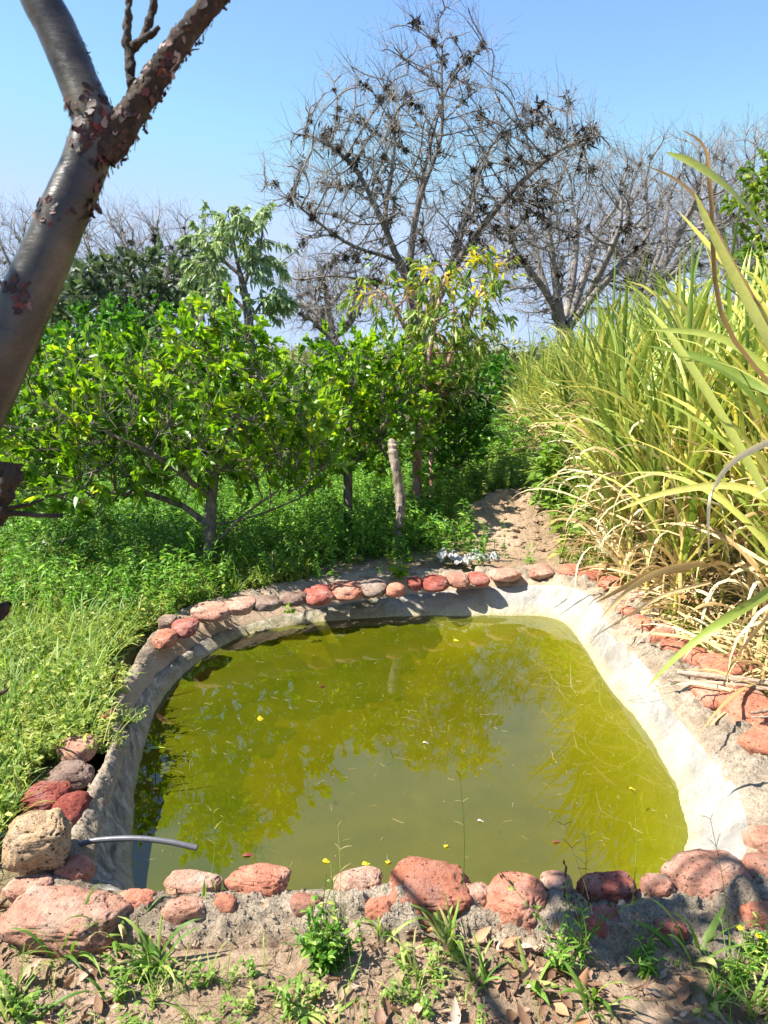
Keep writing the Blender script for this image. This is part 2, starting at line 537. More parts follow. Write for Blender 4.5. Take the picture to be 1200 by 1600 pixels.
def mk_plaster():
    m, t, out = nodes_of('white_plaster')
    p = geo_pos(t)
    z = N(t, 'ShaderNodeSeparateXYZ', {0: p}).outputs[2]
    x = N(t, 'ShaderNodeSeparateXYZ', {0: p}).outputs[0]
    n1 = noise_tex(t, p, 4, 6, .6); n2 = noise_tex(t, p, 90, 6, .75); n3 = noise_tex(t, p, 14, 6, .65, dist=.8)
    white = ramp(t, n1, [(.3, (.20, .18, .15)), (.5, (.31, .295, .27)), (.75, (.37, .36, .34))])
    # the left side is a mottled darker grey, further right clean whitewash
    grey = ramp(t, n3, [(.36, (.11, .10, .085)), (.5, (.25, .23, .195)), (.66, (.44, .41, .36))])
    fx = mth(t, 'ADD', mth(t, 'MULTIPLY', x, 1.0), mth(t, 'MULTIPLY', mth(t, 'SUBTRACT', n1, .5), .9))
    f = ramp(t, fx, [(-.0, (0, 0, 0)), (.35, (1, 1, 1))])
    col = mixc(t, f, grey, white)
    # tide stain just above the water
    zz = mth(t, 'ADD', mth(t, 'MULTIPLY', mth(t, 'ADD', z, .18), 12.0), mth(t, 'MULTIPLY', mth(t, 'SUBTRACT', n3, .5), .9))
    st = ramp(t, zz, [(.05, (.85, .85, .85)), (.55, (.35, .35, .35)), (1.0, (0, 0, 0))])
    col = mixc(t, mth(t, 'MULTIPLY', st, .75), col, (.42, .36, .18))
    col = mixc(t, .45, col, ramp(t, n2, [(.36, (.6, .57, .5)), (.5, (1, 1, 1))]), 'MULTIPLY')
    crack = N(t, 'ShaderNodeTexWave', {'Vector': p, 'Scale': 2.2, 'Distortion': 22.0, 'Detail': 5.0, 'Detail Scale': 2.2})
    cr = ramp(t, crack.outputs['Fac'], [(0.0, (.55, .5, .42)), (.02, (1, 1, 1))])
    col = mixc(t, .5, col, cr, 'MULTIPLY')
    dz = mth(t, 'MULTIPLY', mth(t, 'SUBTRACT', mth(t, 'MULTIPLY', n3, .10), mth(t, 'ADD', z, .22)), 9.0, True)
    col = mixc(t, dz, col, (.38, .37, .03))
    princ(t, out, col, .9, .15, bump(t, mth(t, 'ADD', n2, mth(t, 'MULTIPLY', n3, 2.0)), .8, .010))
    return m


M['plaster'] = mk_plaster()


def mk_ground():
    m, t, out = nodes_of('earth')
    p = geo_pos(t)
    xyz = N(t, 'ShaderNodeSeparateXYZ', {0: p})
    n1 = noise_tex(t, p, 2.2, 6, .6); n2 = noise_tex(t, p, 22, 8, .7); n3 = noise_tex(t, p, 110, 5, .8)
    dirt = ramp(t, n1, [(.3, (.37, .255, .16)), (.55, (.56, .40, .27)), (.75, (.63, .485, .35))])
    dirt = mixc(t, .6, dirt, ramp(t, n2, [(.34, (.42, .38, .34)), (.55, (1, 1, 1)), (.75, (1.15, 1.12, 1.05))]), 'MULTIPLY')
    dirt = mixc(t, .5, dirt, ramp(t, n3, [(.34, (.4, .36, .32)), (.5, (1, 1, 1))]), 'MULTIPLY')
    green = ramp(t, n2, [(.3, (.05, .06, .02)), (.6, (.12, .16, .04)), (.8, (.22, .24, .08))])
    a = N(t, 'ShaderNodeAttribute', attribute_name='veg').outputs['Fac']
    col = mixc(t, a, dirt, green)
    h = mth(t, 'ADD', mth(t, 'MULTIPLY', n2, 1.6), mth(t, 'MULTIPLY', n3, .5))
    princ(t, out, col, .97, .08, bump(t, h, 1.0, .035))
    return m


M['ground'] = mk_ground()


def mk_water():
    m, t, out = nodes_of('murky_green_water')
    p = geo_pos(t)
    rip = noise_tex(t, N(t, 'ShaderNodeVectorMath', {0: p, 1: (1, 1, 1)}, operation='MULTIPLY').outputs[0], 7, 3, .5)
    rip2 = noise_tex(t, p, 60, 2, .5)
    nb = bump(t, mth(t, 'ADD', rip, mth(t, 'MULTIPLY', rip2, .04)), .008, .03)
    n1 = noise_tex(t, p, 3.5, 5, .6, dist=.6)
    scum = noise_tex(t, p, 110, 4, .75)
    dif = N(t, 'ShaderNodeBsdfDiffuse', {'Color': ramp(t, n1, [(.3, (.088, .110, .003)), (.7, (.135, .145, .005))])})
    trn = N(t, 'ShaderNodeBsdfTransparent', {'Color': (.92, .93, .72, 1)})
    body = N(t, 'ShaderNodeMixShader', {0: .42, 1: trn.outputs[0], 2: dif.outputs[0]})
    sc_ = ramp(t, scum, [(.66, (0, 0, 0)), (.74, (1, 1, 1))])
    sd = N(t, 'ShaderNodeBsdfDiffuse', {'Color': (.42, .42, .12, 1)})
    body = N(t, 'ShaderNodeMixShader', {0: mth(t, 'MULTIPLY', sc_, .35), 1: body.outputs[0], 2: sd.outputs[0]})
    gl = N(t, 'ShaderNodeBsdfGlossy', {'Color': (1, 1, 1, 1), 'Roughness': .0, 'Normal': nb})
    fr = N(t, 'ShaderNodeFresnel', {'IOR': 1.58, 'Normal': nb})
    mx = N(t, 'ShaderNodeMixShader', {0: fr.outputs[0], 1: body.outputs[0], 2: gl.outputs[0]})
    t.links.new(mx.outputs[0], out.inputs[0])
    va = N(t, 'ShaderNodeVolumeAbsorption', {'Color': (.82, .735, .05, 1), 'Density': 4.4})
    t.links.new(va.outputs[0], out.inputs[1])
    return m


M['water'] = mk_water()


def plain(name, col, rough=.6, spec=.4, nscale=40, var=.3, bs=.2):
    m, t, out = nodes_of(name)
    n1 = noise_tex(t, geo_pos(t), nscale, 5, .65)
    c = mixc(t, var, col, ramp(t, n1, [(.35, (.4, .4, .4)), (.65, (1, 1, 1))]), 'MULTIPLY')
    princ(t, out, c, rough, spec, bump(t, n1, bs, .004))
    return m


M['hose'] = plain('grey_black_hose', (.10, .10, .11), .38, .5)
M['silt'] = plain('pond_silt', (.20, .21, .015), .9, .1, 6, .5)
M['white'] = plain('crumpled_white_plastic', (.40, .39, .36), .55, .4, 18, .7)
M['hill'] = plain('far_hill', (.10, .13, .05), .95, .1, .6, .7, 0)
M['flower'] = plain('yellow_petal', (.8, .6, .02), .6, .3)
M['seed'] = plain('dark_seed_head', (.06, .045, .03), .8, .2)

# ------------------------------------------------------------------ pond outline
WZ = -0.18
PAIRS = [((145, 1380), (205, 1360)), ((150, 1320), (206, 1310)), ((165, 1255), (212, 1245)), ((190, 1180), (224, 1170)),
         ((198, 1130), (240, 1118)), ((225, 1080), (275, 1068)), ((275, 1030), (325, 1023)), ((340, 990), (385, 993)),
         ((420, 966), (465, 976)), ((520, 946), (560, 967)), ((620, 931), (640, 963)), ((720, 921), (730, 962)),
         ((820, 914), (810, 962)), ((885, 916), (862, 965)), ((930, 935), (890, 980)), ((955, 980), (915, 1015)),
         ((1000, 1028), (950, 1070)), ((1050, 1095), (1000, 1130)), ((1105, 1160), (1040, 1195)), ((1150, 1225), (1063, 1255)),
         ((1168, 1290), (1072, 1310)), ((1155, 1350), (1060, 1360)), ((1060, 1385), None), ((900, 1388), None),
         ((700, 1388), None), ((500, 1390), None), ((320, 1392), None), ((200, 1392), None)]
Tc, Wc = [], []
TZ = {4: -.02, 5: -.06, 6: -.11, 7: -.125, 8: -.125, 9: -.12, 10: -.085, 11: -.055, 12: -.02}
for k_, (a, b) in enumerate(PAIRS):
    p = G(*a, TZ.get(k_, .02)); Tc.append(p)
    if b is None: q = p + np.array([(-.02 if p[0] > .2 else .03), .11, 0]); q[2] = WZ
    else: q = G(*b, WZ)
    Wc.append(q)
NR = 840
TT = spline(Tc, NR, True); WW = spline(Wc, NR, True)
WW[:, 2] = WZ
tg = norm(np.roll(TT, -6, 0) - np.roll(TT, 6, 0))
outn = np.stack([-tg[:, 1], tg[:, 0], np.zeros(NR)], 1)     # clockwise from near left -> outward is left of travel
if np.dot(outn[0], TT[0] - TT.mean(0)) < 0: outn = -outn
for _ in range(40): outn = norm(outn + np.roll(outn, 1, 0) + np.roll(outn, -1, 0))


def poly_sd(x, y, poly):
    """signed distance (negative inside) of points to polygon"""
    x = np.asarray(x, float).ravel(); y = np.asarray(y, float).ravel()
    res = np.empty(len(x))
    a = poly[:, :2]; b = np.roll(a, -1, 0); ab = b - a
    for s in range(0, len(x), 20000):
        q = np.stack([x[s:s + 20000], y[s:s + 20000]], 1)
        ap = q[:, None] - a[None]
        t = np.clip((ap * ab).sum(-1) / (ab * ab).sum(-1), 0, 1)
        d = np.linalg.norm(ap - t[..., None] * ab, axis=-1).min(1)
        cond = (a[None, :, 1] > q[:, None, 1]) != (b[None, :, 1] > q[:, None, 1])
        with np.errstate(divide='ignore', invalid='ignore'):
            xi = ab[:, 0] * (q[:, None, 1] - a[:, 1]) / np.where(ab[:, 1] == 0, 1e-9, ab[:, 1]) + a[:, 0]
        ins = (cond & (q[:, None, 0] < xi)).sum(1) % 2 == 1
        res[s:s + 20000] = np.where(ins, -d, d)
    return res


POLY = TT[::8]
# value noise for terrain, vectorised
_g = np.random.default_rng(3).random((256, 256))


def vn(x, y, s):
    x = np.asarray(x) * s + 100; y = np.asarray(y) * s + 100
    i = np.floor(x).astype(int); j = np.floor(y).astype(int); fx = x - i; fy = y - j
    fx = fx * fx * (3 - 2 * fx); fy = fy * fy * (3 - 2 * fy)
    g = lambda a, b: _g[a % 256, b % 256]
    return (g(i, j) * (1 - fx) + g(i + 1, j) * fx) * (1 - fy) + (g(i, j + 1) * (1 - fx) + g(i + 1, j + 1) * fx) * fy - .5


MND = G(800, 815)


def terrain(x, y, sd=None):
    x = np.asarray(x, float); y = np.asarray(y, float)
    h = .10 * vn(x, y, .5) + .05 * vn(x, y, 1.7) + .03 * vn(x, y, 5) + .018 * vn(x, y, 17) + .014 * vn(x, y, 37)
    h = h * np.clip((y - .3) / 3, .45, 1)
    h += .30 * np.exp(-(((x - MND[0] - .1) / .55) ** 2 + ((y - MND[1]) / .6) ** 2)) * (1 + .6 * vn(x, y, 6))
    h += .10 * np.exp(-(((x - MND[0] + .5) / .3) ** 2 + ((y - MND[1] + .3) / .3) ** 2))
    far = np.clip((y - 14) / 40, 0, 1)
    h += far * 1.0 * (.5 + vn(x, y, .06))
    if sd is None: sd = poly_sd(x.ravel(), y.ravel(), POLY).reshape(x.shape)
    # flat collar next to the rim, and a pit under the basin
    k = np.clip(sd / .9, 0, 1)
    h = h * (.25 + .75 * k)
    h = np.where(sd < .20, np.minimum(h, -.03) - 1.1 * np.clip((.20 - sd) / .10, 0, 1), h)
    return h


# ------------------------------------------------------------------ the ground, one sheet
def axis(parts):
    out = [parts[0][0]]
    for a, b, s in parts:
        n = max(int(abs(b - a) / s), 1); out += list(np.linspace(a, b, n + 1)[1:])
    return np.array(out)


gx = axis([(-900, -300, 120), (-300, -60, 30), (-60, -15, 3), (-15, -4, .5), (-4, -1.6, .08), (-1.6, 2.2, .022), (2.2, 5, .08), (5, 15, .5), (15, 60, 3), (60, 300, 30), (300, 900, 120)])
gy = axis([(-900, -60, 120), (-60, -4, 7), (-4, 1.0, .12), (1.0, 2.4, .018), (2.4, 5.8, .03), (5.8, 9, .06), (9, 20, .3), (20, 60, 2), (60, 300, 30), (300, 1500, 150)])
XX, YY = np.meshgrid(gx, gy)
SD = np.full(XX.shape, 50.0)
m_ = (np.abs(XX) < 4) & (YY > .3) & (YY < 8)
SD[m_] = poly_sd(XX[m_], YY[m_], POLY)
ZZ = terrain(XX, YY, SD)
nx, ny = len(gx), len(gy)
q = (np.arange(ny - 1)[:, None] * nx + np.arange(nx - 1)[None]).ravel()
FF = np.stack([q, q + 1, q + nx + 1, q + nx], 1)


def vegmask(x, y):
    n = vn(x, y, 1.3) * .8 + vn(x, y, 4) * .5
    m = np.clip((-x - .75) * 1.6 + (y - 3.2) * .35 + n, 0, 1) * (x < 1.2)     # left bank
    m = np.maximum(m, np.clip((y - 5.6) * 1.2 + n * 1.5, 0, 1))
    md = ((x - MND[0]) / .75) ** 2 + ((y - MND[1] + .55) / 1.25) ** 2
    m = m * np.clip((md - .5) * 1.4 + n, 0, 1)
    m = np.maximum(m, np.clip((x - 1.7) * 1.5 + n, 0, 1) * .5 * (y > 3))
    return m


tag(make('ground', np.stack([XX, YY, ZZ], -1).reshape(-1, 3), FF, M['ground'], attrs={'veg': vegmask(XX, YY).ravel() * .9}), kind='structure')

# ------------------------------------------------------------------ pond: rim, inner wall, floor, water
pond = empty('concrete_pond', (0.1, 3.5, 0), 'small concrete pond with whitewashed inner wall and rough grey mortar rim', 'pond')


def loft(rings, closed=True):
    R = len(rings); n = len(rings[0])
    V = np.concatenate(rings)
    i = np.arange(n); j = (i + 1) % n
    Fc = np.concatenate([np.stack([r * n + i, r * n + j, (r + 1) * n + j, (r + 1) * n + i], 1) for r in range(R - 1)])
    return V, Fc


def nz(pts, s, amp, seed=0.0):
    return np.array([noise.fractal(Vector((p[0] * s + seed, p[1] * s, p[2] * s)), .9, 2.1, 4) for p in pts]) * amp


side_ = np.clip((TT[:, 0] + .1) / .9, 0, 1); nearf = np.clip((2.35 - TT[:, 1]) / .25, 0, 1)
rimw = np.maximum(.10 + .26 * np.clip(np.maximum(side_, (TT[:, 1] - 3.9) / .8), 0, 1), .21 * nearf) + .03 * np.sin(np.arange(NR) / NR * 40)
for _ in range(40): rimw = (rimw + np.roll(rimw, 1) + np.roll(rimw, -1)) / 3
rings = []
pf = np.array([[1.10, -.16], [1.0, -.085], [.92, -.02], [.80, .022], [.68, .042], [.56, .055], [.44, .062], [.32, .058], [.2, .044], [.1, .032], [.0, .02], [-.05, -.002]])
fs = np.concatenate([np.linspace(1.10, .12, 26), [.06, .0, -.05]])
for k, f in enumerate(fs):
    z = np.interp(-f, -pf[:, 0], pf[:, 1])
    R = TT + outn * (rimw * f)[:, None]; R[:, 2] = z + (TT[:, 2] - .02) * np.clip(1 - f / .75, 0, 1) ** .8
    a_ = float(np.clip((f + .02) / .25, 0, 1)) * (1 if k else 0)
    lf = np.clip((TT[:, 0] + .1) / .9 + nearf, .28, 1)
    d = (nz(R, 7, .045) + nz(R, 22, .024, 5) + nz(R, 55, .012, 2)) * lf
    R[:, 2] += d * a_
    R += outn * nz(R, 30, .014, 9)[:, None] * a_ * lf[:, None]
    rings.append(R)
V, Fc = loft(rings)
make('mortar_rim', V, Fc, M['mortar'], pond)
from mathutils.bvhtree import BVHTree
bvh = BVHTree.FromPolygons([tuple(v) for v in V], [tuple(int(i) for i in f) for f in Fc])
gv, gf, gn = [], [], 0
oct_ = np.array([[1, 0, 0], [0, 1, 0], [-1, 0, 0], [0, -1, 0], [.3, .2, 1], [0, 0, -1.0]]); of_ = np.array([[0, 1, 4], [1, 2, 4], [2, 3, 4], [3, 0, 4], [1, 0, 5], [2, 1, 5], [3, 2, 5], [0, 3, 5]])
for k in range(5200):
    i = RNG.integers(0, NR)
    if k % 2: i = int(np.argmin(np.abs(TT[:, 0] - RNG.uniform(-1, 1.1)) + (TT[:, 1] > 2.6) * 9))
    p = TT[i] + outn[i] * rimw[i] * RNG.uniform(.03, 1.05)
    hit = bvh.ray_cast(Vector((p[0], p[1], 1)), Vector((0, 0, -1)))[0]
    if hit is None: continue
    s_ = min(RNG.lognormal(-5.75, .5), .011)
    a_ = RNG.uniform(0, 6.28); O_ = oct_ * (1 + RNG.normal(0, .25, (6, 1))) * s_
    O_ = np.stack([O_[:, 0] * math.cos(a_) - O_[:, 1] * math.sin(a_), O_[:, 0] * math.sin(a_) + O_[:, 1] * math.cos(a_), O_[:, 2]], 1)
    gv.append(O_ + np.array(hit)); gf.append(of_ + gn); gn += 6
make('gravel', np.concatenate(gv), np.concatenate(gf), M['mortar'], pond, smooth=False)['kind'] = 'stuff'
# inner wall, running on under water and levelling out into silt
rings = []
cen = WW.mean(0)
for s in np.linspace(0, 1, 18):
    R = TT * (1 - s) + WW * s
    R[:, 2] = (TT[:, 2] - .002) + (WZ - (TT[:, 2] - .002)) * (s ** 1.25)
    inw = norm(cen - WW)
    b = math.sin(s * math.pi) * .018
    R -= inw * b; R[:, 2] += b
    e_ = min(1, s * 4)
    R[:, 2] += (nz(R, 6, .012) + nz(R, 22, .006) + nz(R, 50, .003)) * e_
    R += inw * nz(R, 4, .012, 3)[:, None] * e_
    rings.append(R)
shelf = np.exp(-(((WW[:, 0] - .72) / .42) ** 2 + ((WW[:, 1] - 5.0) / .5) ** 2))
rgt = np.clip((WW[:, 0] - .6) / .4, 0, 1) * (1 - shelf)
slope = 1.6 - .95 * rgt - 1.42 * shelf
for _ in range(60): slope = (slope + np.roll(slope, 1) + np.roll(slope, -1)) / 3
dist = np.linalg.norm(WW - cen, axis=1)
for q_ in np.concatenate([np.linspace(.01, .5, 22), np.linspace(.56, .999, 10)]):
    R = WW * (1 - q_) + cen * q_
    d = dist * q_
    sh = np.where(shelf > .3, np.clip((d - .34) / .10, 0, 1) * .3 * np.clip((shelf - .3) / .3, 0, 1), 0)
    R[:, 2] = WZ - np.minimum(.5, .02 + d * np.maximum(slope, .12) + sh + d * d * .6)
    R[:, 2] += nz(R, 5, .02) * (1 - q_) * min(1, q_ * 20)
    rings.append(R)
V, Fc = loft(rings)
make('inner_wall', V, Fc, M['plaster'], pond)
# water body (closed)
ring = TT * .35 + WW * .65; ring[:, 2] = WZ
wl = []
for s in (.999, .7, .4, .15, 0):
    R = ring * (1 - s) + cen * s; R[:, 2] = WZ; wl.append(R)
rb = ring.copy(); rb[:, 2] = WZ - .75; wl.append(rb)
R = rb * .001 + cen * .999; R[:, 2] = WZ - .75; wl.append(R)
V, Fc = loft(wl)
wo = make('water', V, Fc, M['water'], smooth=False)
tag(wo, kind='structure')

# ------------------------------------------------------------------ stones
import bmesh
ICO = {}
for lv in (3, 4, 5):
    b = bmesh.new(); bmesh.ops.create_icosphere(b, subdivisions=lv, radius=1)
    ICO[lv] = (np.array([v.co[:] for v in b.verts]), np.array([[v.index for v in f.verts] for f in b.faces])); b.free()


def stone_mesh(lv, rx, ry, rz, rot, seed, boxy=.35, rough=1.0):
    V, Fc = ICO[lv]
    # superellipsoid for blocky rock
    e = 1 - boxy
    Vn = np.sign(V) * np.abs(V) ** e
    Vn = norm(Vn) * (np.linalg.norm(Vn, axis=1) / np.linalg.norm(Vn, axis=1).mean())[:, None] ** .6
    out = []
    for v in Vn:
        q = Vector((v[0] * 1.1 + seed, v[1] * 1.1 - seed, v[2] * 1.1))
        d = noise.fractal(q, 1.0, 2.0, 3) * .20
        d += noise.fractal(q * 3.2, .9, 2.1, 3) * .045 * rough
        d -= max(0, noise.noise(q * 10.5) - .26) * .20 * rough
        d -= max(0, noise.noise(q * 21) - .26) * .14 * rough
        out.append(v * (1 + d))
    W_ = np.array(out) * np.array([rx, ry, rz])
    c, s = math.cos(rot), math.sin(rot)
    # rot is picture-plane tilt: about the view (y) axis and about z
    X = W_[:, 0] * c - W_[:, 1] * s; Y = W_[:, 0] * s + W_[:, 1] * c
    return np.stack([X, Y, W_[:, 2]], 1), Fc


# px, py, width px, height px, rotation deg, material, label
ST = [
 (258, 997, 36, 28, 10, 'red', 'small pinkish red stone at the left end of the far bank, closest to the weeds'),
 (289, 981, 36, 28, 0, 'deep', 'small dark red stone just behind the end stone of the left far bank'),
 (262, 972, 26, 16, 0, 'brown', 'little beige stone half hidden in weeds at the bend of the left bank'),
 (330, 955, 56, 26, -10, 'pink', 'flat pinkish stone on the left far rim with a long shaded side'),
 (375, 947, 46, 28, -5, 'pink', 'rounded pinkish stone on the left far rim, beside the triangular shadow'),
 (418, 942, 42, 22, 0, 'brown', 'dull brown stone in bush shade on the far left rim'),
 (457, 936, 38, 20, 0, 'brown', 'low dark brown stone behind the small bright leaf on the far rim'),
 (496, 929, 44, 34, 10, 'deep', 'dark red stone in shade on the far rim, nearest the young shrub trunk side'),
 (540, 922, 50, 30, -8, 'red', 'brighter red stone in dappled shade on the far rim'),
 (581, 917, 46, 32, 5, 'brown', 'grey brown lump of a stone left of the leafy sprig on the far rim'),
 (617, 922, 28, 16, 0, 'red', 'small red stone right under the leafy sprig below the post'),
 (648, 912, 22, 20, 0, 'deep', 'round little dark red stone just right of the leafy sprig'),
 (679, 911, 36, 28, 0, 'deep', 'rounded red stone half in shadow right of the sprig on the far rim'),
 (715, 906, 32, 22, 0, 'pink', 'pink stone in front of the white plastic scraps'),
 (747, 905, 28, 24, 12, 'deep', 'bright crimson wedge shaped stone in front of the white scraps'),
 (788, 898, 44, 18, 0, 'pink', 'long flat pale pink stone in front of the dirt path'),
 (843, 893, 38, 22, 0, 'pink', 'pale pink stone set flush in mortar ahead of the dirt path'),
 (890, 894, 36, 32, -20, 'red', 'upright salmon stone at the far right bend of the rim'),
 (926, 899, 38, 38, -25, 'red', 'salmon stone leaning right at the far corner before the cane'),
 (953, 914, 32, 34, -30, 'red', 'salmon stone under the tips of the dry drooping cane leaves'),
 (981, 930, 40, 30, 20, 'pink', 'pinkish stone covered by dry cane leaves at the right corner'),
 (980, 957, 24, 28, 0, 'red', 'little salmon stone at the top of the right hand wall'),
 (1003, 979, 28, 46, 5, 'red', 'tall oval salmon stone, first large one down the right wall'),
 (1035, 993, 32, 46, -35, 'red', 'wedge shaped salmon stone second down the right wall'),
 (1056, 1012, 34, 48, -45, 'red', 'slanting salmon stone with dark pits in the middle of the right wall'),
 (1085, 1027, 34, 40, -15, 'red', 'squarish salmon stone just above the lying sticks'),
 (1140, 1043, 88, 40, 5, 'red', 'broad salmon stone behind the lying sticks on the right wall'),
 (1108, 1088, 40, 38, 15, 'red', 'broken hollow red stone below the lying sticks'),
 (1172, 1112, 76, 80, 5, 'red', 'big smooth salmon boulder below the sticks at the right edge'),
 (1190, 1160, 56, 52, -40, 'red', 'cracked red stone in front of the big boulder at the right edge'),
 (1192, 1316, 44, 44, 0, 'pink', 'pink stone on the right rim above the near corner'),
 (1190, 1366, 62, 56, 10, 'pink', 'pale pink stone beside the big brownish corner boulder'),
 (1106, 1375, 108, 82, 15, 'pink', 'big rounded brownish pink boulder at the near right corner'),
 (1192, 1432, 60, 30, 0, 'red', 'low salmon stone near the yellow flowered weed'),
 (1028, 1389, 46, 34, 0, 'pink', 'small pink stone in the near rim left of the corner boulder'),
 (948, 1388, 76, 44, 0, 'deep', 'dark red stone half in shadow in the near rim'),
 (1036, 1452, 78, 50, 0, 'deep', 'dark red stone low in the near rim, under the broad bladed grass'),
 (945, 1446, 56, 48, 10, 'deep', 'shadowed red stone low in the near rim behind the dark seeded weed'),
 (868, 1387, 48, 38, 0, 'pink', 'small pink stone in the near rim behind the dark seeded weed stems'),
 (805, 1412, 84, 84, -25, 'red', 'tall pitted salmon stone in the near rim, right of the biggest one'),
 (670, 1399, 126, 98, 5, 'red', 'biggest rounded salmon stone in the middle of the near rim'),
 (560, 1382, 68, 44, 0, 'pink', 'pink stone behind the leafy weed in the near rim'),
 (405, 1378, 94, 38, -5, 'red', 'wide rugged salmon stone in the near rim left of the leafy weed'),
 (300, 1388, 84, 18, 0, 'pink', 'thin flat pink stone at the water edge of the near rim'),
 (212, 1413, 66, 34, 0, 'red', 'salmon stone right behind the large left boulder'),
 (118, 1364, 48, 38, 0, 'red', 'small salmon stone just under the grey hose'),
 (102, 1440, 176, 96, -8, 'pink', 'largest pink boulder at the near left corner in the grass'),
 (48, 1392, 66, 40, 0, 'pink', 'flat pink stone in mortar behind the largest left boulder'),
 (288, 1426, 66, 30, 0, 'pink', 'low pink stone sunk in the near mortar below the thin flat stone'),
 (352, 1420, 40, 24, 0, 'red', 'small salmon stone sunk in the near mortar beside the single bright blade'),
 (480, 1418, 52, 30, 0, 'pink', 'small pink stone left of the leafy weed in the near mortar'),
 (592, 1425, 44, 34, 0, 'red', 'small salmon stone at the lower left of the biggest rim stone'),
 (742, 1404, 44, 34, 0, 'pink', 'small pale stone between the biggest stone and the tall pitted one'),
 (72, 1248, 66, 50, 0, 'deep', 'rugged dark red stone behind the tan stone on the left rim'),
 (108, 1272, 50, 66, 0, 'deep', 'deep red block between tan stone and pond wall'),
 (112, 1212, 62, 40, 10, 'brown', 'brownish pitted stone further up the left rim'),
 (124, 1168, 54, 42, 0, 'pink', 'pinkish stone among weeds on the left rim'),
 (166, 1126, 22, 26, 0, 'red', 'small red stone peeping from weeds at the left wall bend'),
]
for i, (px, py, wp, hp, ro, mt, lab) in enumerate(ST):
    z = (.058 if px > 950 else .048) if py < 1300 else .035
    c = G(px, py, z); d = depth_of(c)
    el = math.atan2(CAM[2] - z, math.hypot(c[0], c[1]))
    rx = wp / 2 * d / F; hh = hp / 2 * d / F
    ry = hh / math.sin(el) * .62; rz = hh / math.cos(el) * .62
    ry = min(ry, rx * 1.5); rz = min(max(rz, rx * .4, .042), .125) * 1.1
    ry = max(ry, rx * .5)
    lv = 5 if wp > 60 else (4 if wp > 30 else 3)
    sV, sF = stone_mesh(lv, rx * 1.2, ry * 1.25, rz, math.radians(ro), i * 3.7 + 1, .3 + .25 * random.random(), 1.0 if mt != 'tan' else 1.5)
    o = make('rim_stone', sV + c, sF, M['stone_' + mt], origin=c)
    tag(o, lab, 'stone', 'red stones set in mortar around the pond rim')
# tan stone on top
c = G(58, 1316, .13)
sV, sF = stone_mesh(5, .112, .10, .088, .3, 77, .5, 1.5)
tag(make('loose_stone', sV + c, sF, M['stone_tan'], origin=c), 'tan porous loose stone holding down the grey hose', 'stone')


# ------------------------------------------------------------------ hose
def tube_obj(name, pts, rad, mat, n=40, sides=14, parent=None, cap=True, wob=0):
    L = spline(pts, n)
    R = np.interp(np.linspace(0, 1, n), np.linspace(0, 1, len(rad)), rad)
    if wob: L[1:-1] += RNG.normal(0, wob, (n - 2, 3)); R = R * (1 + RNG.normal(0, .06, n))
    if cap:
        L = np.concatenate([L[:1], L, L[-1:]]); R = np.concatenate([[R[0] * .02], R, [R[-1] * .02]])
        L[0] -= (L[2] - L[1]) * .01; L[-1] += (L[-2] - L[-3]) * .01
    g = Geo(); tubes(g, [(L, R)], sides)
    return g.build(name, mat, parent, origin=None if parent else L[0])


hp = [G(-40, 1318, .03), G(20, 1304, .04), G(70, 1318, .04), G(112, 1322, .05), G(150, 1313, .065), G(210, 1310, .075), G(262, 1315, .07), G(308, 1325, .055)]
L = spline(hp, 60)
rr = .0095
inner = [(L[-1] + (L[-2] - L[-1]) * k) for k in (0, 1, 3)]
Lh = np.concatenate([L, [L[-1], inner[1], inner[2]]]); Rh = np.concatenate([np.full(60, rr), [rr * .72, rr * .7, rr * .7]])
g = Geo(); tubes(g, [(Lh[:60], Rh[:60])], 16)
dirE = norm(L[-1] - L[-2])
tubes(g, [(np.array([L[-1], L[-1] + dirE * .0005, L[-1] - dirE * .03]), np.array([rr, rr * .7, rr * .66]))], 16)
tag(g.build('hose', M['hose'], origin=L[0]), 'grey plastic hose sticking out over the pond from under the tan stone', 'hose')

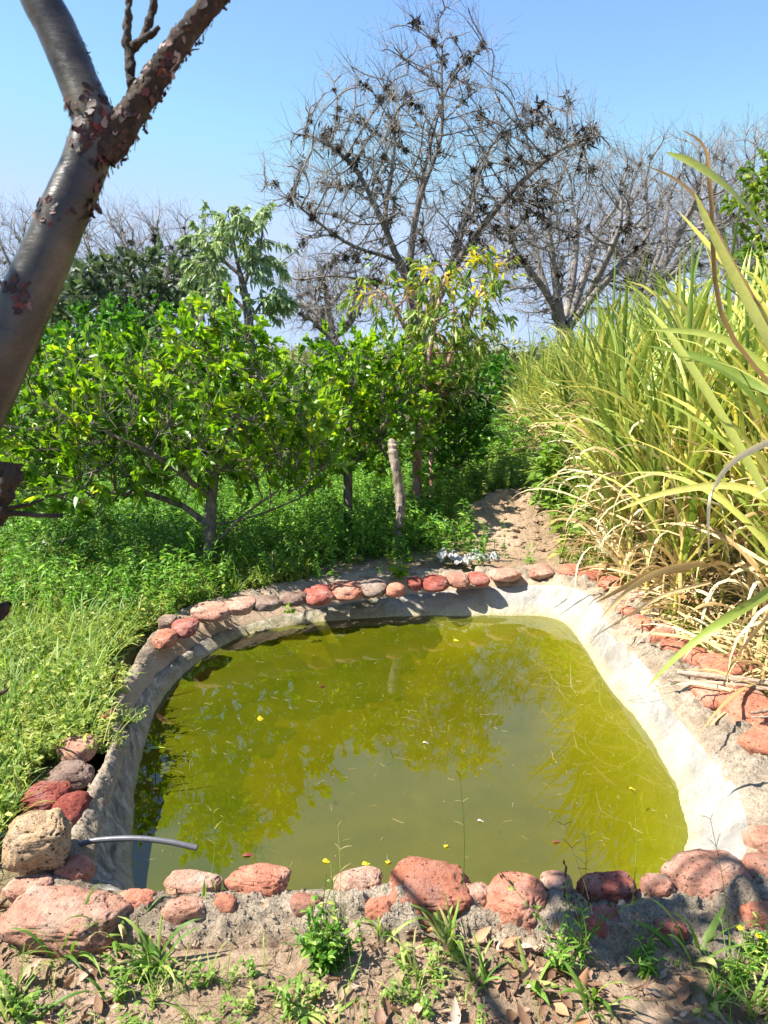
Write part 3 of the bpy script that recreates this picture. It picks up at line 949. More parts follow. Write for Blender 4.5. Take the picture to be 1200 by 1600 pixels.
# ------------------------------------------------------------------ generic leafy tree builder
def leaf_tree(name, label, cat, base, seeds, A, step, infl, kill, rt, r0, barkm, leafm, nl, ll, lw, lthr, iters=80, trop=(0, 0, .12),
              group=None, S=4, tw=2, twL=.25, twr=.003, clump=6, droop=.25, lspread=.9, up=.35, jit=.2, sides=6, pw=1.0, e=2.2, fold=.25, crown_extra=None, keep_twigs=1.0):
    root = empty(name, base, label, cat, group)
    X, par = colonize(seeds, A, step, infl, kill, iters, trop, jit=jit)
    ch, r, kids = skeleton(X, par, r0, rt, e, pw)
    g = Geo()
    big = [c for c in ch if c[1].max() > rt * .25]; sm = [c for c in ch if c[1].max() <= rt * .25]
    tubes(g, big, 10); tubes(g, sm, sides)
    g.build('trunk', barkm, root)
    D = node_dirs(X, par)
    thin = np.nonzero(r < lthr)[0]
    if tw and len(thin):
        src = np.repeat(thin, tw)
        tp = twigs(X[src], D[src], twL * RNG.uniform(.5, 1.2, len(src)), None, 4, .7, up)
        gt = Geo(); m = RNG.random(len(src)) < keep_twigs
        tubes_n(gt, tp[m], np.full(m.sum(), twr), 3, .4)
        gt.build('twigs', barkm, root)
        k = RNG.integers(0, len(src), nl // clump)
        # clumps of leaves at the outer end of twigs
        t = np.clip(RNG.beta(2.2, 1.2, (len(k), clump)), 0, 1) * 2.999
        i0 = t.astype(int); f = (t - i0)[..., None]
        kk = np.repeat(k[:, None], clump, 1)
        pos = tp[kk, i0] * (1 - f) + tp[kk, np.minimum(i0 + 1, 3)] * f
        dr = norm(tp[kk, 3] - tp[kk, 0])
    else:
        k = RNG.choice(thin, nl // clump)
        kk = np.repeat(k[:, None], clump, 1); pos = X[kk]; dr = D[kk]
    pos = pos.reshape(-1, 3); dr = dr.reshape(-1, 3)
    dr = norm(dr + RNG.normal(0, lspread * .6, dr.shape) + np.array([0, 0, up]))
    n = len(pos)
    rn = np.clip(np.repeat(RNG.random(len(k)), clump) * .55 + RNG.random(n) * .45, 0, 1)
    gl = Geo()
    L_ = ll * RNG.uniform(.6, 1.15, n)
    leaves(gl, pos, dr, L_, lw * L_ / ll * RNG.uniform(.8, 1.15, n), droop, fold, S, rn, roll=.9)
    gl.build('foliage', leafm, root)
    return root, X, par, r


# --- the lime-like bush left of the pond
bb = G(330, 895); bb[2] = terrain(bb[0:1], bb[1:2], np.array([5.]))[0] - .03
d0 = depth_of(bb)
sk = [([bb, P(327, 860, d0), P(326, 820, d0), P(330, 780, d0), P(334, 740, d0 + .05), P(338, 690, d0 + .1), P(345, 640, d0 + .15), P(352, 590, d0 + .1)], -1),
      ([P(327, 855, d0), P(352, 835, d0 - .08), P(378, 800, d0 - .15), P(410, 778, d0 - .2), P(450, 768, d0 - .3), P(485, 765, d0 - .35)], 0),
      ([P(330, 838, d0), P(370, 825, d0 + .1), P(420, 800, d0 + .1), P(470, 775, d0 + .1), P(510, 765, d0 + .1)], 0),
      ([P(328, 810, d0), P(290, 780, d0 + .1), P(240, 760, d0 + .15), P(180, 770, d0 + .1), P(120, 780, d0 + .0)], 0),
      ([P(330, 780, d0), P(290, 740, d0 - .2), P(240, 700, d0 - .4), P(190, 690, d0 - .5)], 0),
      ([P(338, 700, d0 + .1), P(375, 650, d0 - .1), P(400, 590, d0 - .2), P(410, 545, d0 - .2)], 0),
      ([P(334, 740, d0), P(280, 690, d0 + .3), P(220, 620, d0 + .4), P(170, 580, d0 + .4)], 0),
      ([P(334, 730, d0), P(400, 690, d0 + .3), P(460, 640, d0 + .5)], 0)]
A = np.concatenate([ellip(330, 640, d0 - .2, 190, 120, .8, 620), ellip(140, 640, d0 - .1, 170, 110, .8, 520), ellip(330, 540, d0 - .25, 100, 55, .6, 200),
                    ellip(120, 740, d0 - .1, 150, 75, .7, 300), ellip(430, 690, d0, 110, 85, .6, 220), ellip(20, 660, d0 + .2, 90, 120, .8, 200),
                    ellip(300, 720, d0 + .2, 150, 50, .7, 120)])
leaf_tree('bush', 'broad dense bright green bush with low twisting branches left of the pond', 'bush', bb, sk, A, .07, .6, .11, .05, .004,
          M['bush_bark'], M['bush'], 14000, .092, .040, .010, twL=.22, twr=.0026, clump=13, up=.4, pw=1.15)

# --- second bush, centre
b2 = G(560, 850); b2[2] = -.03
b2 = P(545, 815, 7.1); b2[2] = -.05
d2 = depth_of(b2)
sk = [([b2, P(545, 780, d2), P(540, 740, d2), P(545, 690, d2), P(550, 640, d2), P(548, 600, d2)], -1),
      ([P(542, 750, d2), P(500, 720, d2 - .2), P(470, 690, d2 - .3)], 0),
      ([P(540, 730, d2), P(580, 690, d2 - .1), P(610, 650, d2)], 0)]
A = np.concatenate([ellip(540, 620, d2, 95, 95, .8, 520), ellip(585, 670, d2 + .1, 85, 85, .5, 380), ellip(490, 690, d2 - .2, 80, 80, .6, 260), ellip(620, 600, d2 + .3, 60, 60, .5, 160)])
leaf_tree('bush', 'darker green rounded bush directly behind the weathered post', 'bush', b2, sk, A, .08, .6, .12, .045, .004,
          M['bush_bark'], M['bush'], 8600, .092, .040, .010, twL=.22, twr=.0026, clump=12, up=.4)
# --- low dark shrub around the slender trees
b3 = P(715, 760, 8.6); b3[2] = 0
d3 = depth_of(b3)
A = np.concatenate([ellip(715, 650, d3, 50, 75, .6, 260), ellip(690, 700, d3 - .2, 60, 70, .6, 220)])
leaf_tree('bush', 'small dark green bush behind the pink barked slender tree', 'bush', b3, [([b3, P(715, 730, d3), P(712, 690, d3)], -1)], A, .09, .8, .14, .03, .004,
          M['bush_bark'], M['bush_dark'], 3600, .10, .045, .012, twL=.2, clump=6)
# scrub behind the bushes: the lower background
for (px, py, d, rx, ry, rd, nl, lab) in [(215, 560, 12, 150, 75, 1.2, 5200, 'dark green bush beyond the broad bush, under the leafy far tree'),
                                         (60, 590, 11, 110, 75, 1.2, 3600, 'dark green bush at the left end behind the leaning trunk'),
                                         (440, 630, 12, 110, 50, 1.2, 3000, 'mid green bush in the gap behind the two front bushes'),
                                         (760, 600, 15, 60, 45, 1.0, 2500, 'olive dark bush at the end of the grassy path'),
                                         (640, 620, 12, 80, 60, 1.0, 2600, 'green bush behind the yellowing slender tree'),
   (815, 592, 24, 90, 36, 1.6, 4200, 'dry olive brown scrub at the end of the path under the fanning bare tree'),
   (890, 575, 20, 50, 28, 1.2, 2200, 'dark green small bush at the foot of the fanning bare tree')]:
    bs = P(px, py + ry, d); bs[2] = 0
    A = ellip(px, py, d, rx, ry, rd, 420)
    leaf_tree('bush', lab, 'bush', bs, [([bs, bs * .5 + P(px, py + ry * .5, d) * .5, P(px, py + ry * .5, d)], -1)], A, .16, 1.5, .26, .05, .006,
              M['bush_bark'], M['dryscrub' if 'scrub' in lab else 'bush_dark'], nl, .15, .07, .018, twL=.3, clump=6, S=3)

# --- yellowing slender tree (pink bark), several stems
b4 = P(655, 806, 7.7); b4[2] = 0
d4 = depth_of(b4)
sk = [([b4, P(652, 770, d4), P(650, 735, d4), P(651, 700, d4), P(655, 665, d4), P(665, 630, d4), P(668, 590, d4), P(668, 550, d4)], -1),
      ([P(668, 590, d4), P(655, 560, d4), P(640, 520, d4 - .1), P(620, 480, d4 - .1), P(600, 460, d4 - .1)], 0),
      ([P(655, 665, d4), P(680, 620, d4 + .1), P(697, 580, d4 + .2), P(705, 540, d4 + .2), P(730, 500, d4 + .2), P(755, 460, d4 + .1), P(775, 410, d4)], 0),
      ([P(668, 560, d4), P(680, 500, d4 - .2), P(690, 450, d4 - .1), P(700, 420, d4)], 0)]
A = np.concatenate([ellip(690, 500, d4, 100, 95, .7, 330), ellip(600, 465, d4, 55, 40, .4, 90), ellip(755, 430, d4, 50, 45, .4, 90), ellip(690, 590, d4, 70, 50, .5, 80)])
rt_, X4, par4, r4 = leaf_tree('slender_tree', 'slender pink barked tree with sparse yellowing leaves behind the post', 'tree', b4, sk, A, .09, .8, .15, .052, .0035,
          M['pink_bark'], M['mid_leaf'], 2000, .10, .034, .010, twL=.28, clump=7, up=-.05, droop=.6, lspread=1.1)
gy_ = Geo(); k = RNG.choice(np.nonzero((r4 < .01) & (X4[:, 2] > P(0, 470, d4)[2]))[0], 22)
kk = np.repeat(k, 7); leaves(gy_, X4[kk] + RNG.normal(0, .04, (len(kk), 3)), RNG.normal(0, .7, (len(kk), 3)) + [0, 0, -.2], RNG.uniform(.08, .13, len(kk)), RNG.uniform(.03, .045, len(kk)), .4)
gy_.build('yellow_leaves', M['yellow'], rt_)
for (px, py, top, d, ww, lab) in [(676, 760, 690, 8.2, .03, 'thin reddish young stem just right of the pink barked tree'),
                                  (688, 770, 640, 8.8, .04, 'thin grey stem behind the pink barked tree, in bush shade')]:
    bt = P(px, py, d); bt[2] = 0
    sd_ = [([bt, P(px, (py + top) / 2, d), P(px - 6, top, d), P(px, top - 60, d)], -1)]
    leaf_tree('sapling', lab, 'sapling', bt, sd_, ellip(px, top - 70, d, 40, 60, .4, 90), .1, .8, .16, ww, .004, M['pink_bark'], M['mid_leaf'], 900, .11, .045, .012, twL=.25, clump=6)

# --- weathered post
pb = G(627, 868); dpb = depth_of(pb)
post = tube_obj('wooden_post', [pb - [0, 0, .15], P(624, 830, dpb), P(626, 790, dpb), P(622, 750, dpb), P(616, 715, dpb), P(613, 690, dpb)], [.050, .047, .042, .044, .038, .042, .036], M['post'], 60, 24, wob=.0018)
for v in post.data.vertices:
    co = v.co
    if True:
        a = noise.noise(Vector((co.x * 30, co.y * 30, co.z * 3))) * .012
        v.co = co + Vector((a, a * .5, 0))
tag(post, 'weathered grey brown wooden post leaning behind the far rim', 'post')

# ------------------------------------------------------------------ bare trees
APL = []
for s in range(4):
    g = Geo(); n = 200
    d = norm(RNG.normal(0, 1, (n, 3)) + [0, 0, .15])
    L_ = RNG.uniform(.35, 1.0, n) ** 1.0 * (.75 + .4 * RNG.random())
    t = np.linspace(0, 1, 3)
    Pc = d[:, None] * (t[None, :, None] * L_[:, None, None]); Pc[:, :, 2] -= .2 * t[None] ** 2 * L_[:, None]
    strips(g, Pc, np.array([.045, .04, .008])[None] * np.ones((n, 1)), norm(np.cross(d, RNG.normal(0, 1, (n, 3)))))
    o = g.build('air_plant', M['airplant']); APL.append(o.data); bpy.data.objects.remove(o)


def bare_tree(label, base, seeds, A, step, infl, kill, rt, r0, nair, air_r, bark, twn=2, twL=.5, twr=.006, iters=120, group=None, trop=(0, 0, .22), tw2=True, jit=.13, name='bare_tree', pw=1.1, airf=(.02, .09)):
    root = empty(name, base, label, 'tree', group)
    X, par = colonize(seeds, A, step, infl, kill, iters, trop, jit=jit)
    ch, r, kids = skeleton(X, par, r0, rt, 2.1, pw)
    g = Geo()
    tubes(g, [c for c in ch if c[1].max() > rt * .2], 8); tubes(g, [c for c in ch if c[1].max() <= rt * .2], 4)
    g.build('trunk', bark, root)
    D = node_dirs(X, par)
    thin = np.nonzero(r < r0 * 3.5)[0]
    src = np.repeat(thin, twn)
    tp = twigs(X[src], D[src], twL * RNG.uniform(.4, 1.3, len(src)), None, 4, .5, .2, .12)
    gt = Geo(); tubes_n(gt, tp, np.full(len(src), twr), 3, .35)
    if tw2:
        s2 = RNG.integers(0, len(tp), int(len(tp) * 1.0)); j = RNG.integers(1, 4, len(s2))
        d2_ = norm(tp[s2, j] - tp[s2, j - 1])
        t2 = twigs(tp[s2, j], d2_, twL * .55 * RNG.uniform(.4, 1.3, len(s2)), None, 3, .6, .1)
        tubes_n(gt, t2, np.full(len(s2), twr * .6), 3, .4)
    gt.build('twigs', M['twig'], root)
    cand = np.nonzero((r > r0 * 1.03) & (r < rt * .45))[0]
    if nair and len(cand):
        gm = Geo(); kc = RNG.choice(cand, int(nair * (4 if nair > 90 else 2.2))); m0 = 34
        sz = np.repeat(RNG.lognormal(-2.75, .45, len(kc)), m0)[:, None]
        pos = np.repeat(X[kc], m0, 0) + RNG.normal(0, .75, (len(kc) * m0, 3)) * sz + [0, 0, .03]
        leaves(gm, pos, RNG.normal(0, 1, pos.shape), RNG.uniform(1.0, 2.0, len(pos)) * sz[:, 0], RNG.uniform(.35, .6, len(pos)) * sz[:, 0], .2, 0, 3)
        gm.build('air_plant_clumps', M['airplant'], root)['kind'] = 'stuff'  # further air plant clumps along the limbs, massed in one mesh
        for c in RNG.choice(cand, min(nair, len(cand)), replace=False):
            o = bpy.data.objects.new('air_plant', APL[RNG.integers(0, 4)]); C.objects.link(o)
            s = air_r * RNG.uniform(.35, 1.2) ** 1.3
            o.parent = root
            o.location = [float(v) for v in X[c] - np.array(base) + [0, 0, r[c] * .5]]
            o.scale = (s, s, s * RNG.uniform(.7, 1.1)); o.rotation_euler = (0, 0, RNG.uniform(0, 6))
    return root, X, par, r


D5 = 22.0
b5 = P(660, 620, D5); b5[2] = 0
sk = [([b5, P(655, 570, D5), P(650, 520, D5), P(648, 480, D5)], -1),
      ([P(648, 480, D5), P(640, 430, D5 + .3), P(645, 370, D5 + .5), P(655, 300, D5 + .6), P(672, 230, D5 + .5), P(690, 160, D5 + .3), P(715, 110, D5), P(760, 70, D5 - .3)], 0),
      ([P(648, 480, D5), P(620, 400, D5 - .5), P(590, 330, D5 - .9), P(560, 270, D5 - 1.2), P(520, 230, D5 - 1.5), P(480, 210, D5 - 1.6)], 0),
      ([P(655, 520, D5), P(690, 450, D5 - .5), P(735, 380, D5 - 1.), P(780, 320, D5 - 1.4), P(830, 270, D5 - 1.6), P(880, 230, D5 - 1.7), P(930, 215, D5 - 1.8)], 0),
      ([P(640, 430, D5), P(600, 360, D5 + .8), P(610, 280, D5 + 1.4), P(620, 190, D5 + 1.6), P(600, 120, D5 + 1.6)], 0),
      ([P(690, 450, D5), P(720, 370, D5 + .6), P(740, 300, D5 + 1.3), P(770, 220, D5 + 1.7), P(820, 170, D5 + 1.8)], 0),
      ([P(655, 300, D5), P(690, 220, D5 + .2), P(690, 130, D5 + 0), P(690, 60, D5 - .1)], 0),
      ([P(620, 400, D5), P(560, 390, D5 - 1.), P(500, 350, D5 - 1.6), P(440, 300, D5 - 2.)], 0),
      ([P(640, 450, D5), P(580, 440, D5 - 1.), P(520, 430, D5 - 1.6), P(460, 440, D5 - 2.)], 0)]
sk = [(spline(p, len(p) * 3), q) for p, q in sk]
A = np.concatenate([ellip(680, 300, D5, 260, 160, 4.2, 1500), ellip(680, 130, D5, 110, 110, 2.2, 420), ellip(560, 240, D5, 110, 130, 2.5, 420),
                    ellip(850, 240, D5, 110, 90, 2.4, 420), ellip(530, 430, D5, 110, 70, 2.5, 300), ellip(440, 300, D5, 50, 40, 1.5, 60), ellip(770, 390, D5, 130, 60, 2.5, 300)])
bare_tree('tallest leafless tree dotted with dark air plant clumps behind the slender tree', b5, sk, A, .26, 2.2, .42, .33, .017, 100, .20, M['grey_bark'], 2, .85, .008, pw=1.5)

FARB = bark_mat('pale_grey_bark', (.11, .095, .09), (.34, .31, .29), 2.5, stretch=(1, 1, .5))
far = [  # px centre, base py, distance, crown centre py, rx, ry, rd, trunk px, label, nair
 (900, 600, 27, 380, 150, 150, 3.6, 880, 'leafless grey tree with fanning limbs above the cane, right of the tallest tree', 50, .28),
 (1040, 600, 30, 350, 130, 130, 3.6, 1000, 'wide leafless tree behind the cane, next right from the fanning one', 40, .26),
 (1170, 600, 34, 330, 120, 130, 4, 1150, 'pale leafless tree at the right edge behind the tall cane', 20, .26),
 (240, 600, 30, 420, 130, 90, 3.6, 230, 'leafless grey tree with brown clumps behind the leaning trunk, left skyline', 60, .3),
 (40, 600, 34, 430, 110, 100, 3.6, 50, 'leafless tree at the far left edge of the skyline', 30, .3),
 (510, 600, 30, 470, 90, 60, 2.6, 520, 'low leafless tree with brown clumps left of the tallest tree foot', 45, .3),
]
for (px, by, d, cy, rx, ry, rd, tx, lab, na, ar) in far:
    b = P(tx, by, d); b[2] = 0
    fork = P(tx, cy + ry * .95, d)
    sk = [([b, b * .5 + fork * .5, fork], -1)]
    for k in range(7):
        a = -1.15 + 2.3 * k / 6 + RNG.uniform(-.1, .1)
        e_ = P(px + math.sin(a) * rx * .7, cy + ry * .3 - math.cos(a) * ry * .55, d + RNG.uniform(-1, 1) * rd * .6)
        mid = fork * .5 + e_ * .5 + RNG.normal(0, .2, 3)
        sk.append((spline([fork, mid, e_], 9), 0))
    A = np.concatenate([ellip(px, cy, d, rx, ry, rd, 1600), ellip(px, cy + ry * .3, d, rx * 1.05, ry * .6, rd, 350)])
    bare_tree(lab, b, sk, A, .32, 2.6, .52, .46, .017, na, ar * .8, FARB, 3, .9, .0085, pw=1.1, iters=70)

# --- leafy far tree left and slender umbrella-leaved tree
D6 = 20
b6 = P(190, 620, D6); b6[2] = 0
A = np.concatenate([ellip(190, 480, D6, 90, 70, 2, 420), ellip(260, 450, D6, 70, 55, 1.6, 260), ellip(140, 500, D6, 60, 60, 1.6, 200)])
leaf_tree('leafy_tree', 'dark blue green leafy tree on the left skyline behind the bush', 'tree', b6, [(spline([b6, P(195, 560, D6), P(200, 500, D6), P(215, 450, D6)], 8), -1)], A, .26, 2.2, .42, .24, .015,
          M['grey_bark'], M['far_leaf'], 5200, .30, .13, .05, twL=.6, twr=.009, clump=6, S=3)
D7 = 13.5
b7 = P(395, 640, D7); b7[2] = 0
sk = [(spline([b7, P(392, 560, D7), P(388, 490, D7), P(376, 430, D7), P(366, 390, D7), P(362, 350, D7)], 16), -1),
      (spline([P(380, 440, D7), P(400, 400, D7), P(412, 370, D7)], 6), 0), (spline([P(376, 430, D7), P(340, 400, D7), P(318, 380, D7)], 6), 0),
      (spline([P(388, 490, D7), P(350, 450, D7 + .3), P(320, 430, D7 + .4)], 6), 0), (spline([P(388, 500, D7), P(410, 470, D7 - .3), P(432, 460, D7 - .4)], 6), 0)]
A = np.concatenate([ellip(370, 355, D7, 65, 32, .9, 130), ellip(330, 400, D7, 40, 40, .8, 60), ellip(405, 400, D7, 32, 45, .7, 50), ellip(425, 470, D7, 30, 35, .6, 40), ellip(320, 460, D7, 35, 40, .6, 40)])
leaf_tree('leafy_tree', 'slim open tree with umbrella like leaf clusters left of the tallest tree', 'tree', b7, sk, A, .2, 1.6, .32, .085, .008,
          M['grey_bark'], M['umbel_leaf'], 4200, .14, .055, .028, twL=.35, twr=.006, clump=9, up=-.25, droop=.5, lspread=1.6, S=4)
# right edge green crown
D8 = 20
b8 = P(1230, 600, D8); b8[2] = 0
A = np.concatenate([ellip(1215, 310, D8, 60, 60, 1.4, 220), ellip(1230, 400, D8, 60, 70, 1.4, 160)])
leaf_tree('leafy_tree', 'green leafy tree showing at the right edge above the cane', 'tree', b8, [(spline([b8, P(1230, 500, D8), P(1225, 380, D8)], 12), -1)], A, .26, 2.2, .42, .18, .015,
          M['grey_bark'], M['mid_leaf'], 3200, .26, .12, .05, twL=.5, twr=.009, clump=6, S=3)
# a far off line of scrub beyond the field, one mass, and low hill
hx = np.linspace(-260, 260, 160)
rowsV = []
for (yy_, zf) in [(150, -1), (165, .55), (185, .8), (230, 1.0), (300, .9), (420, .2)]:
    z = 7.5 * zf * (.7 + .5 * vn(hx, hx * 0 + yy_ * .05, .02) + .12 * vn(hx, hx * 0 + yy_, .15)); rowsV.append(np.stack([hx * (yy_ / 150), np.full(160, yy_), z], 1))
V = np.concatenate(rowsV); i = np.arange(159)
Fc = np.concatenate([np.stack([r_ * 160 + i, r_ * 160 + i + 1, (r_ + 1) * 160 + i + 1, (r_ + 1) * 160 + i], 1) for r_ in range(5)])
tag(make('hills', V, Fc, M['hill']), kind='structure')
g = Geo()
n = 1100
cx_ = RNG.uniform(-50, 45, n); cy_ = RNG.uniform(34, 75, n); rr_ = RNG.uniform(1.2, 2.6, n)
m_ = 130
cp = np.stack([cx_, cy_, rr_ * .55 + .3], 1)
u = norm(RNG.normal(0, 1, (n, m_, 3))) * (RNG.random((n, m_, 1)) ** .33)
pos = (cp[:, None] + u * rr_[:, None, None] * [1.2, 1.2, .75]).reshape(-1, 3)
pos = pos[pos[:, 2] > 0]
leaves(g, pos, RNG.normal(0, 1, pos.shape) + [0, 0, .5], RNG.uniform(.15, .34, len(pos)), RNG.uniform(.10, .22, len(pos)), .2, .0, 3)
tag(g.build('treeline', M['dryscrub']), 'olive scrub massed along the horizon', None, kind='stuff')


# ------------------------------------------------------------------ sugar cane
def blades(g, base, az, elev, L, W, S=10, droop=1.0, rnd=None, twist=.5):
    """arching blades. base (N,3), az, elev (angle from horizontal), L, W (N,)"""
    Nn = len(base); ds = (L / (S - 1))
    th = elev.copy(); p = base.copy(); out = [p.copy()]
    wob = RNG.normal(0, .05, Nn)
    azc = az.copy()
    for s in range(S - 1):
        d = np.stack([np.cos(azc) * np.cos(th), np.sin(azc) * np.cos(th), np.sin(th)], 1)
        p = p + d * ds[:, None]; out.append(p.copy())
        th = np.maximum(th - droop * (.05 + .55 * ((s + 1) / S) ** 1.6), -1.5); azc += wob
    Pc = np.stack(out, 1)
    t = np.linspace(0, 1, S)
    prof = np.interp(t, [0, .12, .4, .75, 1], [.55, .9, 1, .7, .03])
    side = np.stack([-np.sin(az), np.cos(az), np.zeros(Nn)], 1)
    tw = RNG.normal(0, twist, Nn)
    side = norm(side + np.stack([np.zeros(Nn), np.zeros(Nn), tw], 1))
    strips(g, Pc, W[:, None] * .5 * prof[None], side, .35, rnd)


CANE = []
for v in range(7):
    parts = {}
    h = RNG.uniform(.9, 1.35)
    g = Geo(); tubes(g, [(np.array([[0, 0, -.05], [.01, .01, h * .4], [.03, 0, h * .75], [.04, .01, h]]), np.array([.015, .014, .012, .008]))], 7); parts['stalk'] = (g, 'cane')
    g = Geo(); n = 20
    zb = np.sort(RNG.uniform(.35, 1.0, n)) * h
    az = np.arange(n) * math.pi + RNG.normal(0, .9, n) + v
    el = np.radians(np.interp(zb / h, [.3, 1], [58, 86])) + RNG.normal(0, .1, n)
    blades(g, np.stack([.03 + 0 * zb, 0 * zb, zb], 1), az, el, RNG.uniform(.8, 1.3, n), RNG.uniform(.020, .054, n), 12, RNG.uniform(.15, .6, n), RNG.random(n)); parts['leaves'] = (g, 'cane')
    g = Geo(); n = 20
    zb = RNG.uniform(.05, .9, n) * h
    blades(g, np.stack([.02 + 0 * zb, 0 * zb, zb], 1), RNG.uniform(0, 6.28, n), RNG.uniform(.3, 1.4, n), RNG.uniform(.35, .85, n), RNG.uniform(.008, .028, n), 10, RNG.uniform(.4, 1.8, n), RNG.random(n), 1.2); parts['dry_leaves'] = (g, 'cane_dry')
    CANE.append(parts)
protos = {}


def cane(x, y, s, rz, v, label, group, kill_dry=False):
    z = float(terrain(np.array([x]), np.array([y]), np.array([5.]))[0])
    root = empty('sugar_cane', (x, y, z), label, 'sugar cane', group, rz)
    root.scale = (s, s, s)
    for pn, (g, mn) in CANE[v].items():
        if (v, pn) not in protos:
            V, Fc, R, T = g.arrays()
            o = make(pn, V, Fc, M[mn], None, {'rnd': R, 'tt': T}); protos[(v, pn)] = o.data
        else:
            o = bpy.data.objects.new(pn, protos[(v, pn)]); C.objects.link(o)
        o.parent = root
    return root


cnt_c = 0
pts_c = []
tries = 0
while len(pts_c) < 200 and tries < 20000:
    tries += 1
    y = RNG.uniform(2.6, 12.5); t = (y - 3) / 9
    xe = 1.98 + .30 * t + .12 * math.sin(y * 2.1) - (.25 if 4.3 < y < 6 else 0)
    x = xe + RNG.exponential(.55)
    if x > xe + 2.6: continue
    if x / y > .66: continue
    if all((x - a) ** 2 + (y - b) ** 2 > .15 ** 2 for a, b in pts_c): pts_c.append((x, y))
for k, (x, y) in enumerate(pts_c):
    edge = y < 6
    dp = depth_of((x, y, 1)); pxc = 600 + F * x / dp
    zt = 1.6 + (575 - float(np.interp(pxc, [780, 850, 950, 1050, 1150, 1260], [570, 535, 470, 425, 390, 320]))) / F * dp
    cane(x, y, RNG.uniform(.85, 1.06) * float(np.clip(zt / 2.05, .55, 1.3)), RNG.uniform(0, 6.28), k % 7,
         'tall sugar cane with green blades over straw coloured dry leaves, crowded in the stand' , 'sugar cane plants of the stand right of the pond')
# far mass of cane as one field
g = Geo()
n = 1500
ys = 12.5 + RNG.random(n) ** 1.3 * 26; xs = 2.4 + (ys - 12) * .02 + RNG.random(n) ** 1.4 * 14
kv = RNG.integers(0, 7, n)
gd = Geo()
for v in range(7):
    for pn, G_ in (('leaves', g), ('dry_leaves', gd)):
        V, Fc, R, T = CANE[v][pn][0].arrays()
        ii = np.nonzero(kv == v)[0]
        a = RNG.uniform(0, 6.28, len(ii)); s = RNG.uniform(.6, .8, len(ii))
        ca, sa = np.cos(a), np.sin(a)
        X_ = (V[None, :, 0] * ca[:, None] - V[None, :, 1] * sa[:, None]) * s[:, None] + xs[ii][:, None]
        Y_ = (V[None, :, 0] * sa[:, None] + V[None, :, 1] * ca[:, None]) * s[:, None] + ys[ii][:, None]
        Z_ = V[None, :, 2] * s[:, None] + np.zeros_like(X_)
        Fa = (Fc[None] + (np.arange(len(ii)) * len(V))[:, None, None]).reshape(-1, 4)
        G_.add(np.stack([X_, Y_, Z_], -1).reshape(-1, 3), Fa, np.tile(R, len(ii)), np.tile(T, len(ii)))
rt = g.build('cane_field', M['cane']); tag(rt, 'distant sugar cane field reading as one pale green mass', None, kind='stuff')
ot = gd.build('dry_cane', M['cane_dry'], rt)

# hand-placed long blades reaching into the picture from a plant just right of the frame
hb = np.array([2.05, 3.0, 0.0])
hero = empty('sugar_cane', hb, 'nearest sugar cane whose long blades cross the right edge of the stand', 'sugar cane', 'sugar cane plants of the stand right of the pond')
g = Geo(); tubes(g, [(np.array([hb + [0, 0, -.05], hb + [0, 0, .5], hb + [-.02, 0, 1.0], hb + [-.04, 0, 1.5]]), np.array([.016, .015, .013, .01]))], 8)
g.build('stalk', M['cane'], hero)


def hero_blade(g, pts, w, rnd, side=(0, 0.2, 1)):
    L = spline([P(*p) for p in pts], 16)
    t = np.linspace(0, 1, 16)
    prof = np.interp(t, [0, .15, .5, .8, 1], [.7, 1, .95, .6, .03])
    strips(g, L[None], (w * .5 * prof)[None], np.array([side], float), .3, np.array([rnd]))


g = Geo()
hero_blade(g, [(1290, 520, 3.0), (1230, 410, 2.8), (1150, 310, 2.65), (1085, 258, 2.6), (1040, 238, 2.6)], .055, .55, (-.5, .2, .8))
hero_blade(g, [(1290, 700, 3.0), (1215, 560, 2.9), (1150, 440, 2.9), (1105, 350, 2.9), (1085, 300, 2.9)], .05, .75, (1, .2, .4))
hero_blade(g, [(1260, 600, 3.0), (1190, 480, 3.0), (1130, 410, 3.1), (1060, 330, 3.2)], .04, .95, (1, .2, .4))
hero_blade(g, [(1260, 880, 2.6), (1200, 925, 2.6), (1130, 970, 2.6), (1060, 1025, 2.65), (1010, 1075, 2.7)], .036, .3, (.5, .2, .9))
hero_blade(g, [(1250, 620, 3.1), (1130, 530, 3.2), (1010, 515, 3.3)], .035, .5, (0, .2, 1))
hero_blade(g, [(1280, 640, 3.3), (1180, 600, 3.5), (1100, 560, 3.6), (1010, 540, 3.7)], .045, .15, (0, .3, 1))
hero_blade(g, [(1200, 780, 3.3), (1120, 640, 3.4), (1050, 530, 3.5), (1010, 480, 3.6)], .05, .6, (1, .3, .3))
hero_blade(g, [(1240, 800, 3.3), (1150, 760, 3.4), (1040, 770, 3.5), (960, 800, 3.6)], .035, .85, (0, .3, 1))
g.build('leaves', M['cane'], hero)
g = Geo()
hero_blade(g, [(1270, 660, 2.8), (1200, 690, 2.75), (1140, 725, 2.7), (1110, 780, 2.7), (1108, 870, 2.75)], .028, .95, (.3, .1, .9))
hero_blade(g, [(1240, 900, 2.5), (1195, 965, 2.45), (1160, 1010, 2.4), (1132, 1065, 2.4)], .034, .2, (.5, .2, .9))
hero_blade(g, [(1240, 640, 3.0), (1130, 500, 3.0), (1110, 300, 2.9), (1100, 230, 2.9), (1065, 203, 2.9)], .02, .05, (1, 0, .2))
hero_blade(g, [(1230, 560, 3.0), (1150, 420, 3.0), (1080, 300, 3.0), (1000, 255, 3.0)], .018, .1, (1, 0, .3))
hero_blade(g, [(1100, 880, 4.2), (1040, 890, 4.1), (990, 915, 4.0), (935, 970, 4.0)], .04, .6, (.3, .2, .9))
